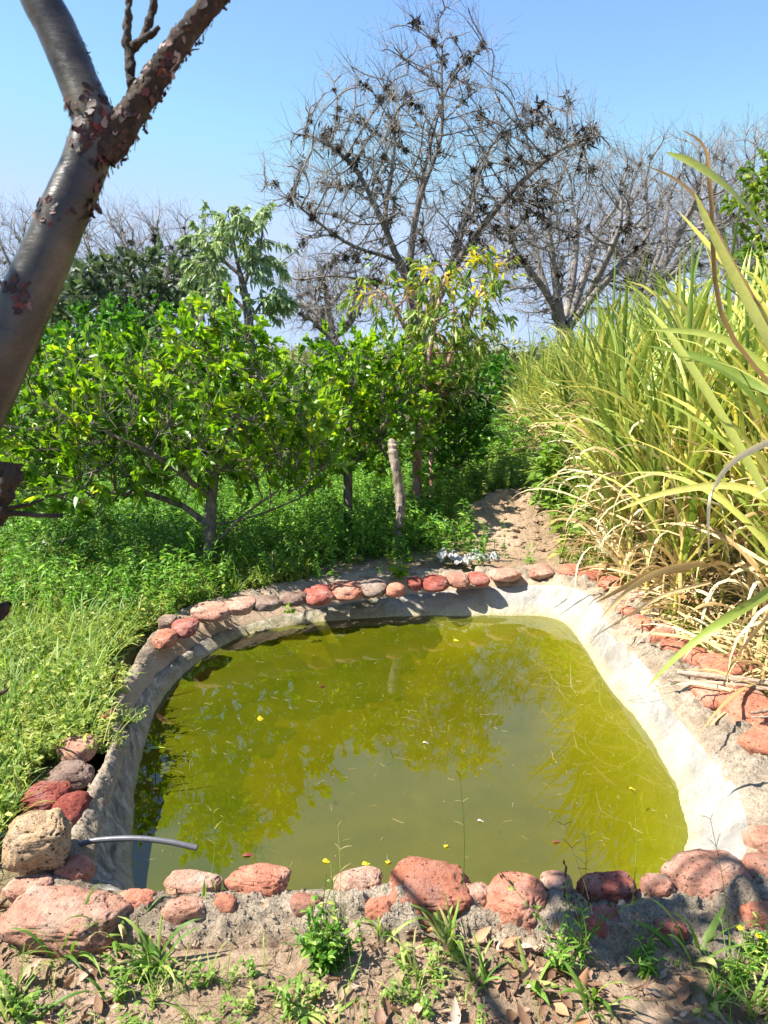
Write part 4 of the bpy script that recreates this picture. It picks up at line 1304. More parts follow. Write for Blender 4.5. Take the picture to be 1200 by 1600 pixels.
hero_blade(g, [(1080, 890, 4.2), (1020, 895, 4.1), (970, 920, 4.05), (930, 942, 4.0)], .035, .4, (.3, .2, .9))
hero_blade(g, [(1110, 910, 4.0), (1050, 925, 4.0), (1000, 950, 4.0), (920, 1000, 3.9)], .02, .75, (.3, .2, .9))
g.build('dry_leaves', M['cane_dry'], hero)
# thatch of fallen cane leaves under the stand
g = Geo(); n = 1500
y = RNG.uniform(3.0, 9, n); x = 1.65 + .04 * y + RNG.exponential(.5, n)
sdv = poly_sd(x, y, POLY); k_ = (sdv > .36); x, y = x[k_], y[k_]; n = len(x)
z = terrain(x, y, np.full(n, 2.)) + RNG.uniform(0, .16, n)
blades(g, np.stack([x, y, z], 1), RNG.uniform(0, 6.28, n), RNG.uniform(-.1, .5, n), RNG.uniform(.25, .8, n), RNG.uniform(.008, .022, n), 7, .7, RNG.random(n), 1.0)
tag(g.build('fallen_leaves', M['cane_dry']), 'straw coloured fallen cane leaves under the stand', None, kind='stuff')


# ------------------------------------------------------------------ ground cover
def herb_template(kind):
    g = Geo()
    if kind == 'herb':
        ns = RNG.integers(2, 5)
        for s in range(ns):
            d = norm(np.array([RNG.normal(0, .5), RNG.normal(0, .5), 1.0])); h = RNG.uniform(.06, .15)
            t = np.linspace(.1, 1, 7)
            p = d[None] * (t * h)[:, None]
            pos = np.repeat(p, 2, 0); n = len(pos)
            leaves(g, pos, RNG.normal(0, 1, (n, 3)) * [1, 1, .3] + [0, 0, .25], RNG.uniform(.018, .038, n), RNG.uniform(.010, .020, n), .3, .2, 3)
    elif kind == 'weed':
        h = RNG.uniform(.15, .38); t = np.linspace(.1, 1, 12)
        ln = np.array([RNG.normal(0, .2), RNG.normal(0, .2), 1.0])
        p = ln[None] * (t * h)[:, None]
        tubes(g, [(np.array([[0, 0, 0], ln * h * .5, ln * h]), np.array([.003, .002, .001]))], 3)
        pos = np.repeat(p, 3, 0); n = len(pos)
        leaves(g, pos, RNG.normal(0, 1, (n, 3)) * [1, 1, .3] + [0, 0, .45], RNG.uniform(.03, .07, n), RNG.uniform(.010, .022, n), .35, .2, 3)
    else:
        n = RNG.integers(7, 13)
        b = np.zeros((n, 3)); b[:, :2] = RNG.normal(0, .012, (n, 2))
        blades(g, b, RNG.uniform(0, 6.28, n), RNG.uniform(.7, 1.45, n), RNG.uniform(.08, .24, n), RNG.uniform(.003, .007, n), 5, RNG.uniform(.8, 1.6))
    return g.arrays()


def scatter(name, kinds, x, y, smin, smax, mat, label, zoff=0.0, tall=None):
    g = Geo()
    T = [herb_template(k) for k in kinds for _ in range(6)]
    kv = RNG.integers(0, len(T), len(x))
    sdv = poly_sd(x, y, POLY)
    z = np.where(sdv < .21, .015, terrain(x, y, np.maximum(sdv, .21))) + zoff
    for v, (V, Fc, R, Tt) in enumerate(T):
        ii = np.nonzero(kv == v)[0]
        if len(ii) == 0: continue
        a = RNG.uniform(0, 6.28, len(ii)); s = RNG.uniform(smin, smax, len(ii))
        if tall is not None: s = s * tall[ii]
        ca, sa = np.cos(a), np.sin(a)
        X_ = (V[None, :, 0] * ca[:, None] - V[None, :, 1] * sa[:, None]) * s[:, None] + x[ii][:, None]
        Y_ = (V[None, :, 0] * sa[:, None] + V[None, :, 1] * ca[:, None]) * s[:, None] + y[ii][:, None]
        Z_ = V[None, :, 2] * s[:, None] + z[ii][:, None]
        pr = RNG.random(len(ii))
        Fa = (Fc[None] + (np.arange(len(ii)) * len(V))[:, None, None]).reshape(-1, 4)
        Rr = np.clip(R[None] * .6 + pr[:, None] * .4, 0, 1)
        g.add(np.stack([X_, Y_, Z_], -1).reshape(-1, 3), Fa, Rr.ravel(), np.tile(Tt, len(ii)))
    o = g.build(name, M[mat]); tag(o, label, None, kind='stuff'); return o


# left bank
n = 15000
x = RNG.uniform(-3.6, -.55, n); y = RNG.uniform(1.9, 6.2, n)
sdv = poly_sd(x, y, POLY)
k_ = (np.abs(x) / y < .62) & (sdv > np.where(y > 3.55, .24, np.where(y < 2.75, .30, .05)) + .14 * RNG.random(n) ** 2) & (vegmask(x, y) + .15 > RNG.random(n)) & ~((y < 2.25) & (x > -1.15))
x1, y1 = x[k_], y[k_]
scatter('weeds', ['herb', 'herb', 'herb', 'grass'], x1, y1, .55, 1.15, 'herb', 'sunlit low yellow green weeds covering the left bank')
m_ = RNG.random(len(x1)) < .13
scatter('grass', ['grass'], x1[m_], y1[m_], .7, 1.6, 'grass', 'short bright grass tufts on the left bank')
m_ = RNG.random(len(x1)) < .05
scatter('weeds', ['weed'], x1[m_], y1[m_], .4, .8, 'herb', 'taller leafy weeds scattered over the left bank')
# undergrowth below the bushes and behind the far rim
n = 9000
x = RNG.uniform(-5, 1.3, n); y = RNG.uniform(4.4, 11, n)
sdv = poly_sd(x, y, POLY)
md = ((x - MND[0] - .1) / .55) ** 2 + ((y - MND[1] + .6) / 1.2) ** 2
k_ = (np.abs(x) / y < .6) & (sdv > .2) & (md > .8 + .5 * RNG.random(n)) & (vegmask(x, y) + .1 > RNG.random(n)) & ((y > 5.2) | (x < -1))
x, y = x[k_], y[k_]
scatter('undergrowth', ['weed', 'weed', 'herb'], x, y, .6, 1.2, 'herb_dark', 'green leafy undergrowth beneath the bushes behind the far rim')
# lush grass at the path end and along the cane
n = 7000
x = RNG.uniform(.3, 3.4, n); y = RNG.uniform(5.6, 17, n)
md = ((x - MND[0] - .1) / .6) ** 2 + ((y - MND[1] + .7) / 1.35) ** 2
pathx = 1.45 + .03 * y
k_ = (md > .9 + .5 * RNG.random(n)) & ((y > 7.0) | (x > 1.75)) & (RNG.random(n) < .85)
x, y = x[k_], y[k_]
scatter('grass', ['grass', 'grass', 'weed'], x, y, .8, 1.9, 'grass', 'taller green grass on the path between bushes and cane', tall=np.clip(.8 + (y - 7) * .06, .6, 1.5))
# field beyond
n = 9000
y = RNG.uniform(10, 34, n); x = RNG.uniform(-.62, .35, n) * y
scatter('grass', ['weed', 'grass'], x, y, 1.6, 3.2, 'herb_dark', 'rough grass and weeds of the field beyond the bushes')
# sparse foreground and right strip
n = 1500
x = RNG.uniform(-1.3, 1.4, n); y = RNG.uniform(1.15, 1.9, n)
k_ = (poly_sd(x, y, POLY) > .27) & (vn(x, y, 3.1) + .15 * RNG.random(n) > .0) & (RNG.random(n) < .34)
scatter('grass', ['grass', 'herb', 'herb'], x[k_], y[k_], .25, .65, 'grass', 'sparse small grass and weeds in the near dirt')
n = 900
x = RNG.uniform(1.5, 2.6, n); y = RNG.uniform(3.0, 6.2, n)
k_ = poly_sd(x, y, POLY) > .38
scatter('grass', ['grass', 'herb'], x[k_], y[k_], .5, 1.1, 'herb', 'patchy low grass between right rim stones and cane')
# tall thin weeds by the cane (870,700)
n = 70
x = RNG.normal(1.75, .16, n); y = RNG.normal(7.2, .5, n)
scatter('weeds', ['weed'], x, y, 1.6, 3.2, 'grass', 'upright feathery weeds at the edge of the cane by the path')

# litter
g = Geo(); n = 2300
x = RNG.uniform(-1.3, 1.4, n); y = RNG.uniform(1.1, 1.95, n)
k_ = (poly_sd(x, y, POLY) > .17) & (vn(x, y, 2.3) + .35 * RNG.random(n) > -.02); x, y = x[k_], y[k_]; n = len(x)
z = terrain(x, y, np.maximum(poly_sd(x, y, POLY), .21)) + RNG.uniform(.004, .016, n)
L_ = np.clip(RNG.lognormal(-3.5, .5, n), .010, .055)
leaves(g, np.stack([x, y, z], 1), RNG.normal(0, 1, (n, 3)) * [1, 1, .18], L_, L_ * RNG.uniform(.25, .6, n), RNG.normal(-.25, .35, (n, 1)), .6, 5)
n2 = 900
x = RNG.uniform(-1.3, 1.4, n2); y = RNG.uniform(1.1, 1.95, n2); k_ = poly_sd(x, y, POLY) > .26; x, y = x[k_], y[k_]
z = terrain(x, y, np.full(len(x), .3)) + .006
tp = twigs(np.stack([x, y, z], 1), RNG.normal(0, 1, (len(x), 3)) * [1, 1, .02], RNG.uniform(.03, .14, len(x)), None, 4, .1, 0, .2)
tp[:, :, 2] = np.maximum(tp[:, :, 2], z[:, None] - .004)
tubes_n(g, tp, RNG.uniform(.0006, .002, len(x)), 4, .5)
tag(g.build('leaf_litter', M['litter']), 'brown dry leaf litter and twigs on the near dirt', None, kind='stuff')
# pebbles/clods
g = Geo(); V0, F0 = ICO[3][0], ICO[3][1]
vv, ff, nn = [], [], 0
b = bmesh.new(); bmesh.ops.create_icosphere(b, subdivisions=2, radius=1); V0 = np.array([v.co[:] for v in b.verts]); F0 = np.array([[v.index for v in f.verts] for f in b.faces]); b.free()
for k in range(1500):
    if k < 1250: x, y = RNG.uniform(-1.3, 1.4), RNG.uniform(1.1, 1.9); s = RNG.lognormal(-4.9, .5)
    else: x, y = MND[0] + RNG.normal(0, .5), MND[1] + RNG.normal(-.3, .6); s = RNG.lognormal(-4.0, .5)
    s = min(s, .045)
    if poly_sd([x], [y], POLY)[0] < .2: continue
    z = terrain(np.array([x]), np.array([y]))[0]
    W_ = V0 * (1 + .25 * RNG.normal(0, 1, (len(V0), 1)) * .6) * s * np.array([RNG.uniform(.8, 1.5), RNG.uniform(.7, 1.2), .6]) + [x, y, z + s * .2]
    vv.append(W_); ff.append(F0 + nn); nn += len(V0)
tag(make('clods', np.concatenate(vv), np.concatenate(ff), M['ground'], attrs={'veg': np.zeros(nn)}, smooth=False), 'small clods and pebbles on bare dirt', None, kind='stuff')

# ------------------------------------------------------------------ individual foreground plants
def gz(px, py):
    p = G(px, py, 0); z = terrain(p[0:1], p[1:2], np.maximum(poly_sd(p[0:1], p[1:2], POLY), .21))[0]
    p = G(px, py, z); return p


def tuft(px, py, n, L, W, label, name='grass_tuft', el=(.6, 1.4), droop=.9, mat='grass', az=None, rnd=None, S=8):
    b = gz(px, py); g = Geo()
    bb_ = np.repeat(b[None], n, 0); bb_[:, :2] += RNG.normal(0, .015, (n, 2))
    blades(g, bb_, RNG.uniform(0, 6.28, n) if az is None else RNG.normal(az, .8, n), RNG.uniform(*el, n), L * RNG.uniform(.6, 1.1, n), W * RNG.uniform(.6, 1.1, n), S, droop, rnd)
    return tag(g.build(name, M[mat], origin=b), label, 'grass', None)


tuft(100, 1500, 16, .20, .011, 'grass tuft in front of the largest pink boulder')
tuft(190, 1470, 10, .22, .012, 'slim grass tuft at the right side of the largest pink boulder')
tuft(245, 1512, 26, .17, .012, 'wide pale grass tuft with a yellow leaf in it')
tuft(190, 1560, 8, .13, .010, 'small grass tuft below the wide pale one')
tuft(510, 1590, 5, .13, .018, 'flat star of broad blades at the bottom of the picture left of middle', el=(.1, .5), droop=.4)
tuft(700, 1480, 22, .16, .013, 'dark green grass tuft in front of the biggest rim stone')
tuft(650, 1520, 12, .13, .010, 'low grass tuft left of the dark green one')
tuft(745, 1540, 14, .14, .009, 'grass tuft lying across the diagonal shadow')
tuft(460, 1580, 8, .15, .016, 'broad bladed low grass between the leafy weed and the bottom edge', el=(.2, .8))
tuft(830, 1530, 7, .14, .020, 'broad star shaped grass seedling left of the dark seeded weed', el=(.2, .9), droop=.5)
tuft(930, 1575, 12, .17, .014, 'upright green blades below the dark seeded weed')
tuft(1085, 1500, 9, .24, .026, 'broad bladed grass in front of the near right corner boulder', el=(.7, 1.3), droop=.6)
tuft(1110, 1560, 14, .10, .013, 'small bright star shaped grass in the bottom right shade', el=(.2, .8))
tuft(1180, 1580, 22, .18, .009, 'thin grass tuft at the bottom right corner')
tuft(20, 1590, 14, .12, .012, 'small grass tuft at the bottom left corner')
tuft(320, 1425, 4, .12, .014, 'single upright bright blade growing beside the near rim', el=(1.3, 1.55), droop=.1)
tuft(60, 1590, 6, .16, .012, 'loose blades beside the bottom left tuft', el=(.2, .9))
tuft(600, 1460, 12, .12, .010, 'short grass between the leafy weed and the biggest stone')


def broadweed(px, py, h, nst, ll, lw, label, mat='herb_dark', heads=False, flower=False, lean=.35, name='weed', perstem=12):
    b = gz(px, py)
    root = empty(name, b, label, 'weed')
    g = Geo(); gl = Geo(); gh = Geo()
    for s in range(nst):
        d = norm(np.array([RNG.normal(0, lean), RNG.normal(0, lean), 1.0])); H_ = h * RNG.uniform(.55, 1.05)
        pts = spline([b, b + d * H_ * .5 + RNG.normal(0, .01, 3), b + d * H_ + RNG.normal(0, .02, 3)], 8)
        tubes(g, [(pts, np.linspace(.0022, .0009, 8))], 5)
        t = RNG.uniform(.05, .9 if heads else 1, perstem) * 6.999; i0 = t.astype(int); f = (t - i0)[:, None]
        pos = pts[i0] * (1 - f) + pts[i0 + 1] * f
        sc_ = np.interp(t / 7, [0, 1], [1.0, .45])
        leaves(gl, pos, RNG.normal(0, 1, (perstem, 3)) * [1, 1, .3] + d * .8, ll * sc_ * RNG.uniform(.7, 1.1, perstem), lw * sc_ * RNG.uniform(.7, 1.1, perstem), .3, .25, 5)
        if heads:
            for q in range(4):
                p = pts[-1 - q // 2] + RNG.normal(0, .004, 3) + d * (.004 * q)
                tubes(gh, [(np.array([p, p + d * .007, p + d * .015]), np.array([.0015, .0035, .0008]))], 6)
        if flower and s < 3:
            p = pts[-1]
            n = 10; a = np.arange(n) * 6.28 / n
            leaves(gh, np.repeat(p[None], n, 0), np.stack([np.cos(a), np.sin(a), np.full(n, .2)], 1), np.full(n, .011), np.full(n, .006), .1, .1, 3)
    g.build('stems', M['grass'], root); gl.build('leaves', M[mat], root)
    if heads: gh.build('seed_heads', M['seed'], root)
    if flower: gh.build('flower', M['flower'], root)
    return root


broadweed(510, 1510, .17, 26, .055, .020, 'bushy broad leaved weed growing in front of the near rim left of middle', perstem=14)
broadweed(520, 1480, .30, 6, .03, .006, 'wispy upright stems rising behind the bushy weed', mat='grass')
broadweed(905, 1500, .30, 9, .045, .008, 'tall thin weed with dark seed heads in front of the near rim', heads=True, lean=.28)
broadweed(875, 1520, .16, 10, .045, .012, 'leafy low part of weeds left of the dark seeded weed')
broadweed(1180, 1500, .12, 9, .045, .010, 'weed with a small yellow flower beside the near right corner', flower=True)
broadweed(1010, 1520, .10, 12, .05, .010, 'fine leaved weed in the shade below the near right rim')
broadweed(1150, 1540, .14, 10, .05, .009, 'spreading weed in the bottom right shade')
broadweed(225, 1530, .06, 8, .025, .012, 'tiny leafy weeds at the foot of the wide pale grass tuft')


def stalk(px0, py0, px1, py1, label, seeds=5, green=True, dz=0.0, arms=3):
    b = gz(px0, py0); d = depth_of(b)
    tip = P(px1, py1, d + dz)
    mid = (b + tip) / 2 + np.array([.01, 0, 0])
    root = empty('grass_stalk', b, label, 'grass stalk', 'thin grass stalks rising before the water')
    g = Geo(); L = spline([b, mid, tip], 14); tubes(g, [(L, np.linspace(.0016, .0006, 14))], 5)
    g.build('stem', M['grass'], root)
    g = Geo()
    k = np.linspace(8, 13, arms).astype(int)
    for i in k:
        for s in (-1, 1):
            dd = norm(np.array([s * RNG.uniform(.5, 1), RNG.normal(0, .4), RNG.uniform(.4, .9)]))
            e_ = L[i] + dd * RNG.uniform(.02, .045)
            tubes(g, [(np.array([L[i], (L[i] + e_) / 2 + [0, 0, .003], e_]), np.array([.0006, .0009, .0004]))], 4)
    g.build('seed_head', M['grass' if green else 'seed'], root)


stalk(722, 1420, 719, 1212, 'pale thin stalk rising over the biggest rim stone')
stalk(985, 1440, 992, 1240, 'pale thin stalk with spreading arms near the yellow water edge', arms=2)
stalk(1142, 1500, 1110, 1280, 'dark thin stalk with a drooping head against the white wall', green=False)
stalk(525, 1480, 528, 1290, 'thin stalk rising from the bushy weed over the water')
stalk(325, 1400, 334, 1270, 'short thin stalk near the left water, by the hose end')
stalk(935, 1470, 880, 1290, 'thin dark headed stalk slanting left of the pale one', green=False)
stalk(905, 1420, 915, 1310, 'short pale green stalk with blades above the near rim')
# leafy sprigs at the far rim and others
broadweed(625, 905, .24, 7, .10, .04, 'bright leafy sprig growing at the far rim below the post', mat='bush')
broadweed(660, 850, .26, 7, .11, .045, 'pale tipped leafy seedling right of the post foot', mat='bush')
broadweed(710, 860, .30, 4, .05, .01, 'feathery thin weed by the white scraps', mat='grass')
broadweed(452, 958, .09, 3, .06, .045, 'single bright round leafed seedling on the far rim', mat='bush', perstem=3)
broadweed(175, 1175, .10, 26, .022, .014, 'small leaved creeping weed hanging over the left wall', mat='herb', lean=.9)
broadweed(200, 1130, .10, 18, .022, .014, 'small leaved weed at the bend of the left wall', mat='herb', lean=.9)
broadweed(740, 720, .9, 10, .45, .02, 'tall bright green grass clump left of the dirt mound', mat='grass', lean=.25)

# single dry leaves
DL = [(405, 1440, .05, 60, 'orange brown curled dry leaf standing near the rim left of the leafy weed'),
      (785, 1485, .055, 10, 'rust brown dry leaf below the tall pitted stone'),
      (1012, 1500, .06, -20, 'long brown curled dry leaf in the right hand shade'),
      (230, 1500, .05, 80, 'yellow dry leaf inside the wide pale grass tuft'),
      (905, 1560, .06, 70, 'upright orange dry leaf under the dark seeded weed'),
      (780, 1462, .06, 0, 'pale pinkish dry leaf under the pitted stone'),
      (740, 1478, .06, 30, 'greyish dry leaf beside the rust brown one'),
      (165, 1515, .05, 60, 'two toned pink dry leaf before the largest boulder'),
      (30, 1540, .07, 40, 'long pink grey dry leaf at the lower left'),
      (1055, 1495, .05, 120, 'small brown dry leaf in front of the shaded stones')]
for px, py, s, an, lab in DL:
    b = gz(px, py) + [0, 0, .012]; g = Geo(); a = math.radians(an)
    dr = norm(np.array([[math.cos(a), .3, math.sin(a) * .8]]))
    leaves(g, b[None], dr, np.array([s]), np.array([s * .45]), -.2, .5, 5, np.array([.97 if 'orange' in lab or 'rust' in lab else (.5 if 'brown' in lab else .8)]))
    tag(g.build('dry_leaf', M['yellow'] if lab.startswith('yellow') else M['litter'], origin=b), lab, 'dry leaf')
# floating leaves
FLT = [(407, 1122, .026, .045, 5, 'y', 'yellow green leaf floating alone in the left middle of the water'),
       (713, 1000, .03, .03, 0, 'y', 'small yellow leaf floating near the far wall'),
       (572, 1349, .024, .02, 20, 'y', 'yellow leaf floating near the rim, left one of the linked pair'),
       (606, 1346, .018, .018, 80, 'y', 'yellow leaf floating near the rim, right one of the linked pair'),
       (510, 1345, .022, .02, 0, 'y', 'yellow leaf floating beside the wispy weed stems'),
       (697, 1321, .02, .014, 60, 'y', 'yellow leaf tilted on the water above the biggest stone'),
       (988, 1232, .022, .016, 0, 'y', 'yellow leaf floating at the right beside the pale stalk'),
       (388, 1335, .034, .018, 20, 'd', 'dark red leaf floating right of the hose end'),
       (751, 1282, .02, .012, 0, 'w', 'pale bleached leaf floating in the open middle'),
       (665, 1160, .022, .012, 0, 'w', 'pale bleached leaf floating further out toward the far wall'),
       (870, 1315, .03, .010, 10, 'd', 'brown sliver floating right of the middle near the rim'),
       (505, 1072, .035, .014, 15, 'd', 'brown curled leaf floating in the upper left of the water'),
       (245, 1168, .06, .02, 15, 'g', 'green yellow curled leaf floating at the left wall'),
       (234, 1218, .022, .02, 0, 'y', 'yellow leaf in the floating clutter at the left wall'),
       (244, 1232, .022, .018, 40, 'o', 'orange leaf in the floating clutter at the left wall')]
M['dark_leaf'] = leaf_mat('dark_red_leaf', [(0, (.12, .02, .02)), (1, (.22, .06, .04))], .1)
M['pale_leaf'] = leaf_mat('pale_leaf', [(0, (.5, .46, .36)), (1, (.6, .55, .45))], .1)
M['green_leaf'] = leaf_mat('green_yellow_leaf', [(0, (.3, .42, .05)), (1, (.45, .5, .08))], .2)
M['orange_leaf'] = leaf_mat('orange_leaf', [(0, (.6, .28, .02)), (1, (.7, .35, .03))], .2)
for px, py, l_, w_, an, mt, lab in FLT:
    b = G(px, py, WZ + .004); g = Geo(); a = math.radians(an)
    d = np.array([math.cos(a), math.sin(a), 0])
    t = np.linspace(0, 1, 7); wv = np.array([.1, .7, .98, 1, .85, .5, .05]) * w_ * .6
    L = b + np.outer((t - .5) * l_ * 1.3, d); L[:, 2] += .004 * np.sin(t * 5)
    strips(g, L[None], wv[None], np.array([[-d[1], d[0], 0.0]]), .15)
    tag(g.build('floating_leaf', M[{'y': 'yellow', 'd': 'dark_leaf', 'w': 'pale_leaf', 'g': 'green_leaf', 'o': 'orange_leaf'}[mt]], origin=b), lab, 'floating leaf')
# fine floating debris
g = Geo(); n = 620
a_ = RNG.integers(0, NR, n); f = np.where(np.arange(n) < 260, RNG.random(n) ** .7, .03 + RNG.random(n) ** 4 * .3)
pos = WW[a_] * (1 - f[:, None]) + cen * f[:, None] + RNG.normal(0, .12, (n, 3)); pos[:, 2] = WZ + .002
k_ = poly_sd(pos[:, 0], pos[:, 1], WW[::8]) < -.03; pos = pos[k_]; n = len(pos)
tp = twigs(pos, RNG.normal(0, 1, (n, 3)) * [1, 1, 0], RNG.lognormal(-4.0, .7, n), None, 4, .0, 0, .25); tp[:, :, 2] = WZ + .002
tubes_n(g, tp, np.full(n, .0006), 3, .8)
tag(g.build('debris', M['cane_dry']), 'fine straw and specks floating on the green water', None, kind='stuff')

# ------------------------------------------------------------------ sticks on the right wall
def stick(pts, rad, label, n=30):
    return tag(tube_obj('stick', pts, rad, M['stick'], n, 9, wob=.0012), label, 'stick')


stick([G(1058, 1050, .12), G(1110, 1056, .13), G(1170, 1064, .14), G(1260, 1078, .14)], [.012, .016, .017, .015], 'thick dry stick lying over the broad salmon stone')
stick([G(1042, 1063, .10), G(1100, 1067, .11), G(1180, 1074, .13), G(1260, 1090, .12)], [.005, .010, .011, .012], 'split dry stick lying just below the thick one')
stick([G(1136, 1100, .05), G(1160, 1080, .10), G(1200, 1062, .12)], [.005, .007, .008], 'short dark twig slanting under the two long sticks')
stick([G(1174, 1114, .14), G(1230, 1108, .15), G(1290, 1105, .15)], [.007, .008, .008], 'stick end poking in at the right edge above the big boulder')
stick([G(1174, 1121, .13), G(1230, 1119, .14), G(1290, 1120, .14)], [.004, .005, .005], 'thin stick end beside the one over the big boulder')
stick([G(1135, 1068, .12), G(1150, 1100, .08), G(1170, 1120, .06)], [.002, .003, .002], 'bent thin twig hanging from the two long sticks')
for pts, lab in [([(922, 1008), (940, 985), (963, 955)], 'thin dark strip standing in for a leaf shadow, far corner of the right wall'),  # dark tube laid along the line of a drooping leaf's cast shadow
                 ([(978, 1100), (1010, 1085), (1045, 1075)], 'hair thin strand curving on the right wall'),  # this and the next: thin curved tubes just above the wall surface
                 ([(985, 1098), (1030, 1092), (1050, 1092), (1070, 1100)], 'second hair thin strand below the first'),
                 ([(1022, 1160), (1045, 1140), (1075, 1110)], 'long hair thin stem lying on the white wall')]:
    q_ = []
    for (px, py) in pts:
        # drop on the sloping wall surface between waterline and top
        best = None
        for s in np.linspace(0, 1, 21):
            z = .018 + (WZ - .018) * (s ** 1.25) + math.sin(s * math.pi) * .018
            p = G(px, py, z + .006)
            Rg = TT * (1 - s) + WW * s
            dd_ = np.min(np.linalg.norm(Rg[:, :2] - p[None, :2], axis=1))
            if best is None or dd_ < best[0]: best = (dd_, p)
        q_.append(best[1] + [0, 0, .012])
    tag(tube_obj('twig', q_, [.0022, .0018, .001] if 'dark' in lab else [.001, .001, .0007], M['stick' if 'dark' not in lab else 'bush_bark'], 20, 5), lab, 'twig')


# ------------------------------------------------------------------ crumpled white scraps
def crumple(c, rx, ry, rz, seed, label, name='plastic_scrap'):
    n = 26
    u, v = np.meshgrid(np.linspace(-1, 1, n), np.linspace(-1, 1, n))
    V = []
    for a, b_ in zip(u.ravel(), v.ravel()):
        q = Vector((a * 1.6 + seed, b_ * 1.6, seed))
        h = .45 + .5 * noise.noise(q * .8) + .35 * abs(noise.noise(q * 1.7))
        ed = 1 + .35 * noise.noise(q * 1.5)
        k = max(0, 1 - (a * a + b_ * b_) * .45)
        V.append((c[0] + a * rx * ed, c[1] + b_ * ry * ed, c[2] + rz * h * k + .10 * rz * noise.noise(q * 4)))
    q = (np.arange(n - 1)[:, None] * n + np.arange(n - 1)[None]).ravel()
    Fc = np.stack([q, q + 1, q + n + 1, q + n], 1)
    o = make(name, np.array(V), Fc, M['white'], origin=c)
    so_ = o.modifiers.new('thick', 'SOLIDIFY'); so_.thickness = .002
    return tag(o, label, 'plastic scrap')


for (px, py, rx, ry, rz, lab) in [(700, 878, .07, .08, .15, 'blue white crumpled plastic scrap, left one behind the far rim'),
                                  (722, 884, .06, .06, .10, 'cream crumpled scrap between the two larger ones behind the far rim'),
                                  (745, 878, .09, .07, .11, 'white crumpled scrap with dark hollow behind the far rim'),
                                  (772, 880, .04, .05, .10, 'small cream scrap at the right end beside the path')]:
    crumple(G(px, py - 3, .07), rx, ry, rz, px * .31, lab)
crumple(G(95, 858, .03), .17, .16, .19, 4.4, 'crumpled white plastic bag lying in the weeds under the left bush', 'plastic_bag')

# ------------------------------------------------------------------ near leaning tree
DT = 1.22
tb = np.array([-1.05, 1.05, -.05])
near = empty('leaning_tree', tb, 'near leaning tree with smooth olive grey bark peeling in dark red flakes', 'tree')


def limb(name, pts, rad, mat, n=60, sides=28, seed=0, amp=.06, parent=near, closed_end=True):
    L = spline(pts, n); R = np.interp(np.linspace(0, 1, n), np.linspace(0, 1, len(rad)), rad)
    g = Geo(); tubes(g, [(L, R)], sides)
    V, Fc, Rr, T = g.arrays()
    cc = np.repeat(L, sides, 0)
    d = V - cc
    k = np.array([1 + amp * noise.fractal(Vector(p * 9) + Vector((seed, 0, 0)), .8, 2, 4) + amp * .5 * noise.noise(Vector(p * 3)) + (amp * 1.6 * (noise.turbulence(Vector(p * 55), 3, False) - .55) if mat is M['rough_bark'] else 0) for p in V])
    V = cc + d * k[:, None]
    return make(name, V, Fc, mat, parent, {'rnd': Rr, 'tt': T}), L, R


k_ = DT / F
trunk_n, Lt, Rt = limb('trunk', [tb, tb + [.05, 0.02, .5], P(-120, 830, DT), P(-72, 700, DT), P(-5, 565, DT), P(52, 445, DT), P(98, 340, DT), P(128, 270, DT), P(148, 215, DT), P(160, 175, DT)],
                 [.07, .065, 54 * k_, 51 * k_, 46 * k_, 40 * k_, 36 * k_, 34 * k_, 35 * k_, 33 * k_], M['smooth_bark'], 90)
branch_l, Ll, Rl = limb('branch', [P(158, 225, DT), P(142, 175, DT), P(118, 115, DT), P(90, 50, DT), P(62, -5, DT), P(25, -90, DT + .02), P(-40, -230, DT + .1), P(-140, -420, DT + .3)], [31 * k_, 33 * k_, 31 * k_, 31 * k_, 31 * k_, 29 * k_, .03, .024], M['smooth_bark'], 70, seed=4)
branch_r, Lr, Rr_ = limb('branch', [P(158, 245, DT), P(185, 205, DT), P(215, 163, DT), P(250, 110, DT), P(286, 58, DT), P(338, -5, DT), P(410, -90, DT + .05), P(500, -230, DT + .2)], [28 * k_, 27 * k_, 23 * k_, 20 * k_, 19 * k_, 18 * k_, .02, .014], M['rough_bark'], 200, 48, seed=9, amp=.10)
limb('branch', [P(212, 160, DT), P(205, 125, DT), P(203, 90, DT), P(198, 50, DT), P(202, 0, DT), P(206, -60, DT)], [.013, .012, .010, .0105, .008, .006], M['rough_bark'], 110, 18, 3, .3)
limb('branch', [P(204, 75, DT), P(220, 64, DT - .01), P(238, 52, DT - .01), P(249, 42, DT - .01)], [.009, .009, .008, .004], M['rough_bark'], 60, 18, 5, .3)
limb('branch', [P(223, 62, DT), P(232, 40, DT), P(238, 15, DT), P(244, -30, DT)], [.0075, .007, .0075, .006], M['rough_bark'], 60, 18, 6, .3)
# stump of a broken branch at the left edge
limb('branch', [P(-90, 800, DT - .05), P(-40, 815, DT - .05), P(-5, 790, DT - .05), P(10, 755, DT - .05), P(14, 722, DT - .05)], [.03, .03, .030, .026, .022], M['rough_bark'], 110, 30, 8, .3)
limb('branch', [P(-20, 805, DT - .05), P(20, 802, DT - .05), P(60, 805, DT - .05), P(97, 806, DT - .05)], [.006, .0055, .0045, .004], M['rough_bark'], 20, 8, 2, .1)
limb('branch', [P(-10, 800, DT - .05), P(25, 792, DT - .05), P(48, 788, DT - .05), P(68, 780, DT - .05)], [.006, .004, .003, .002], M['rough_bark'], 20, 8, 2, .1)
limb('branch', [P(-60, 1010, DT), P(-15, 975, DT), P(5, 950, DT), P(16, 943, DT)], [.015, .014, .012, .005], M['rough_bark'], 20, 12, 11, .25)
limb('branch', [P(-60, 1100, DT), P(-15, 1090, DT), P(12, 1078, DT)], [.008, .007, .003], M['rough_bark'], 16, 8, 12, .2)
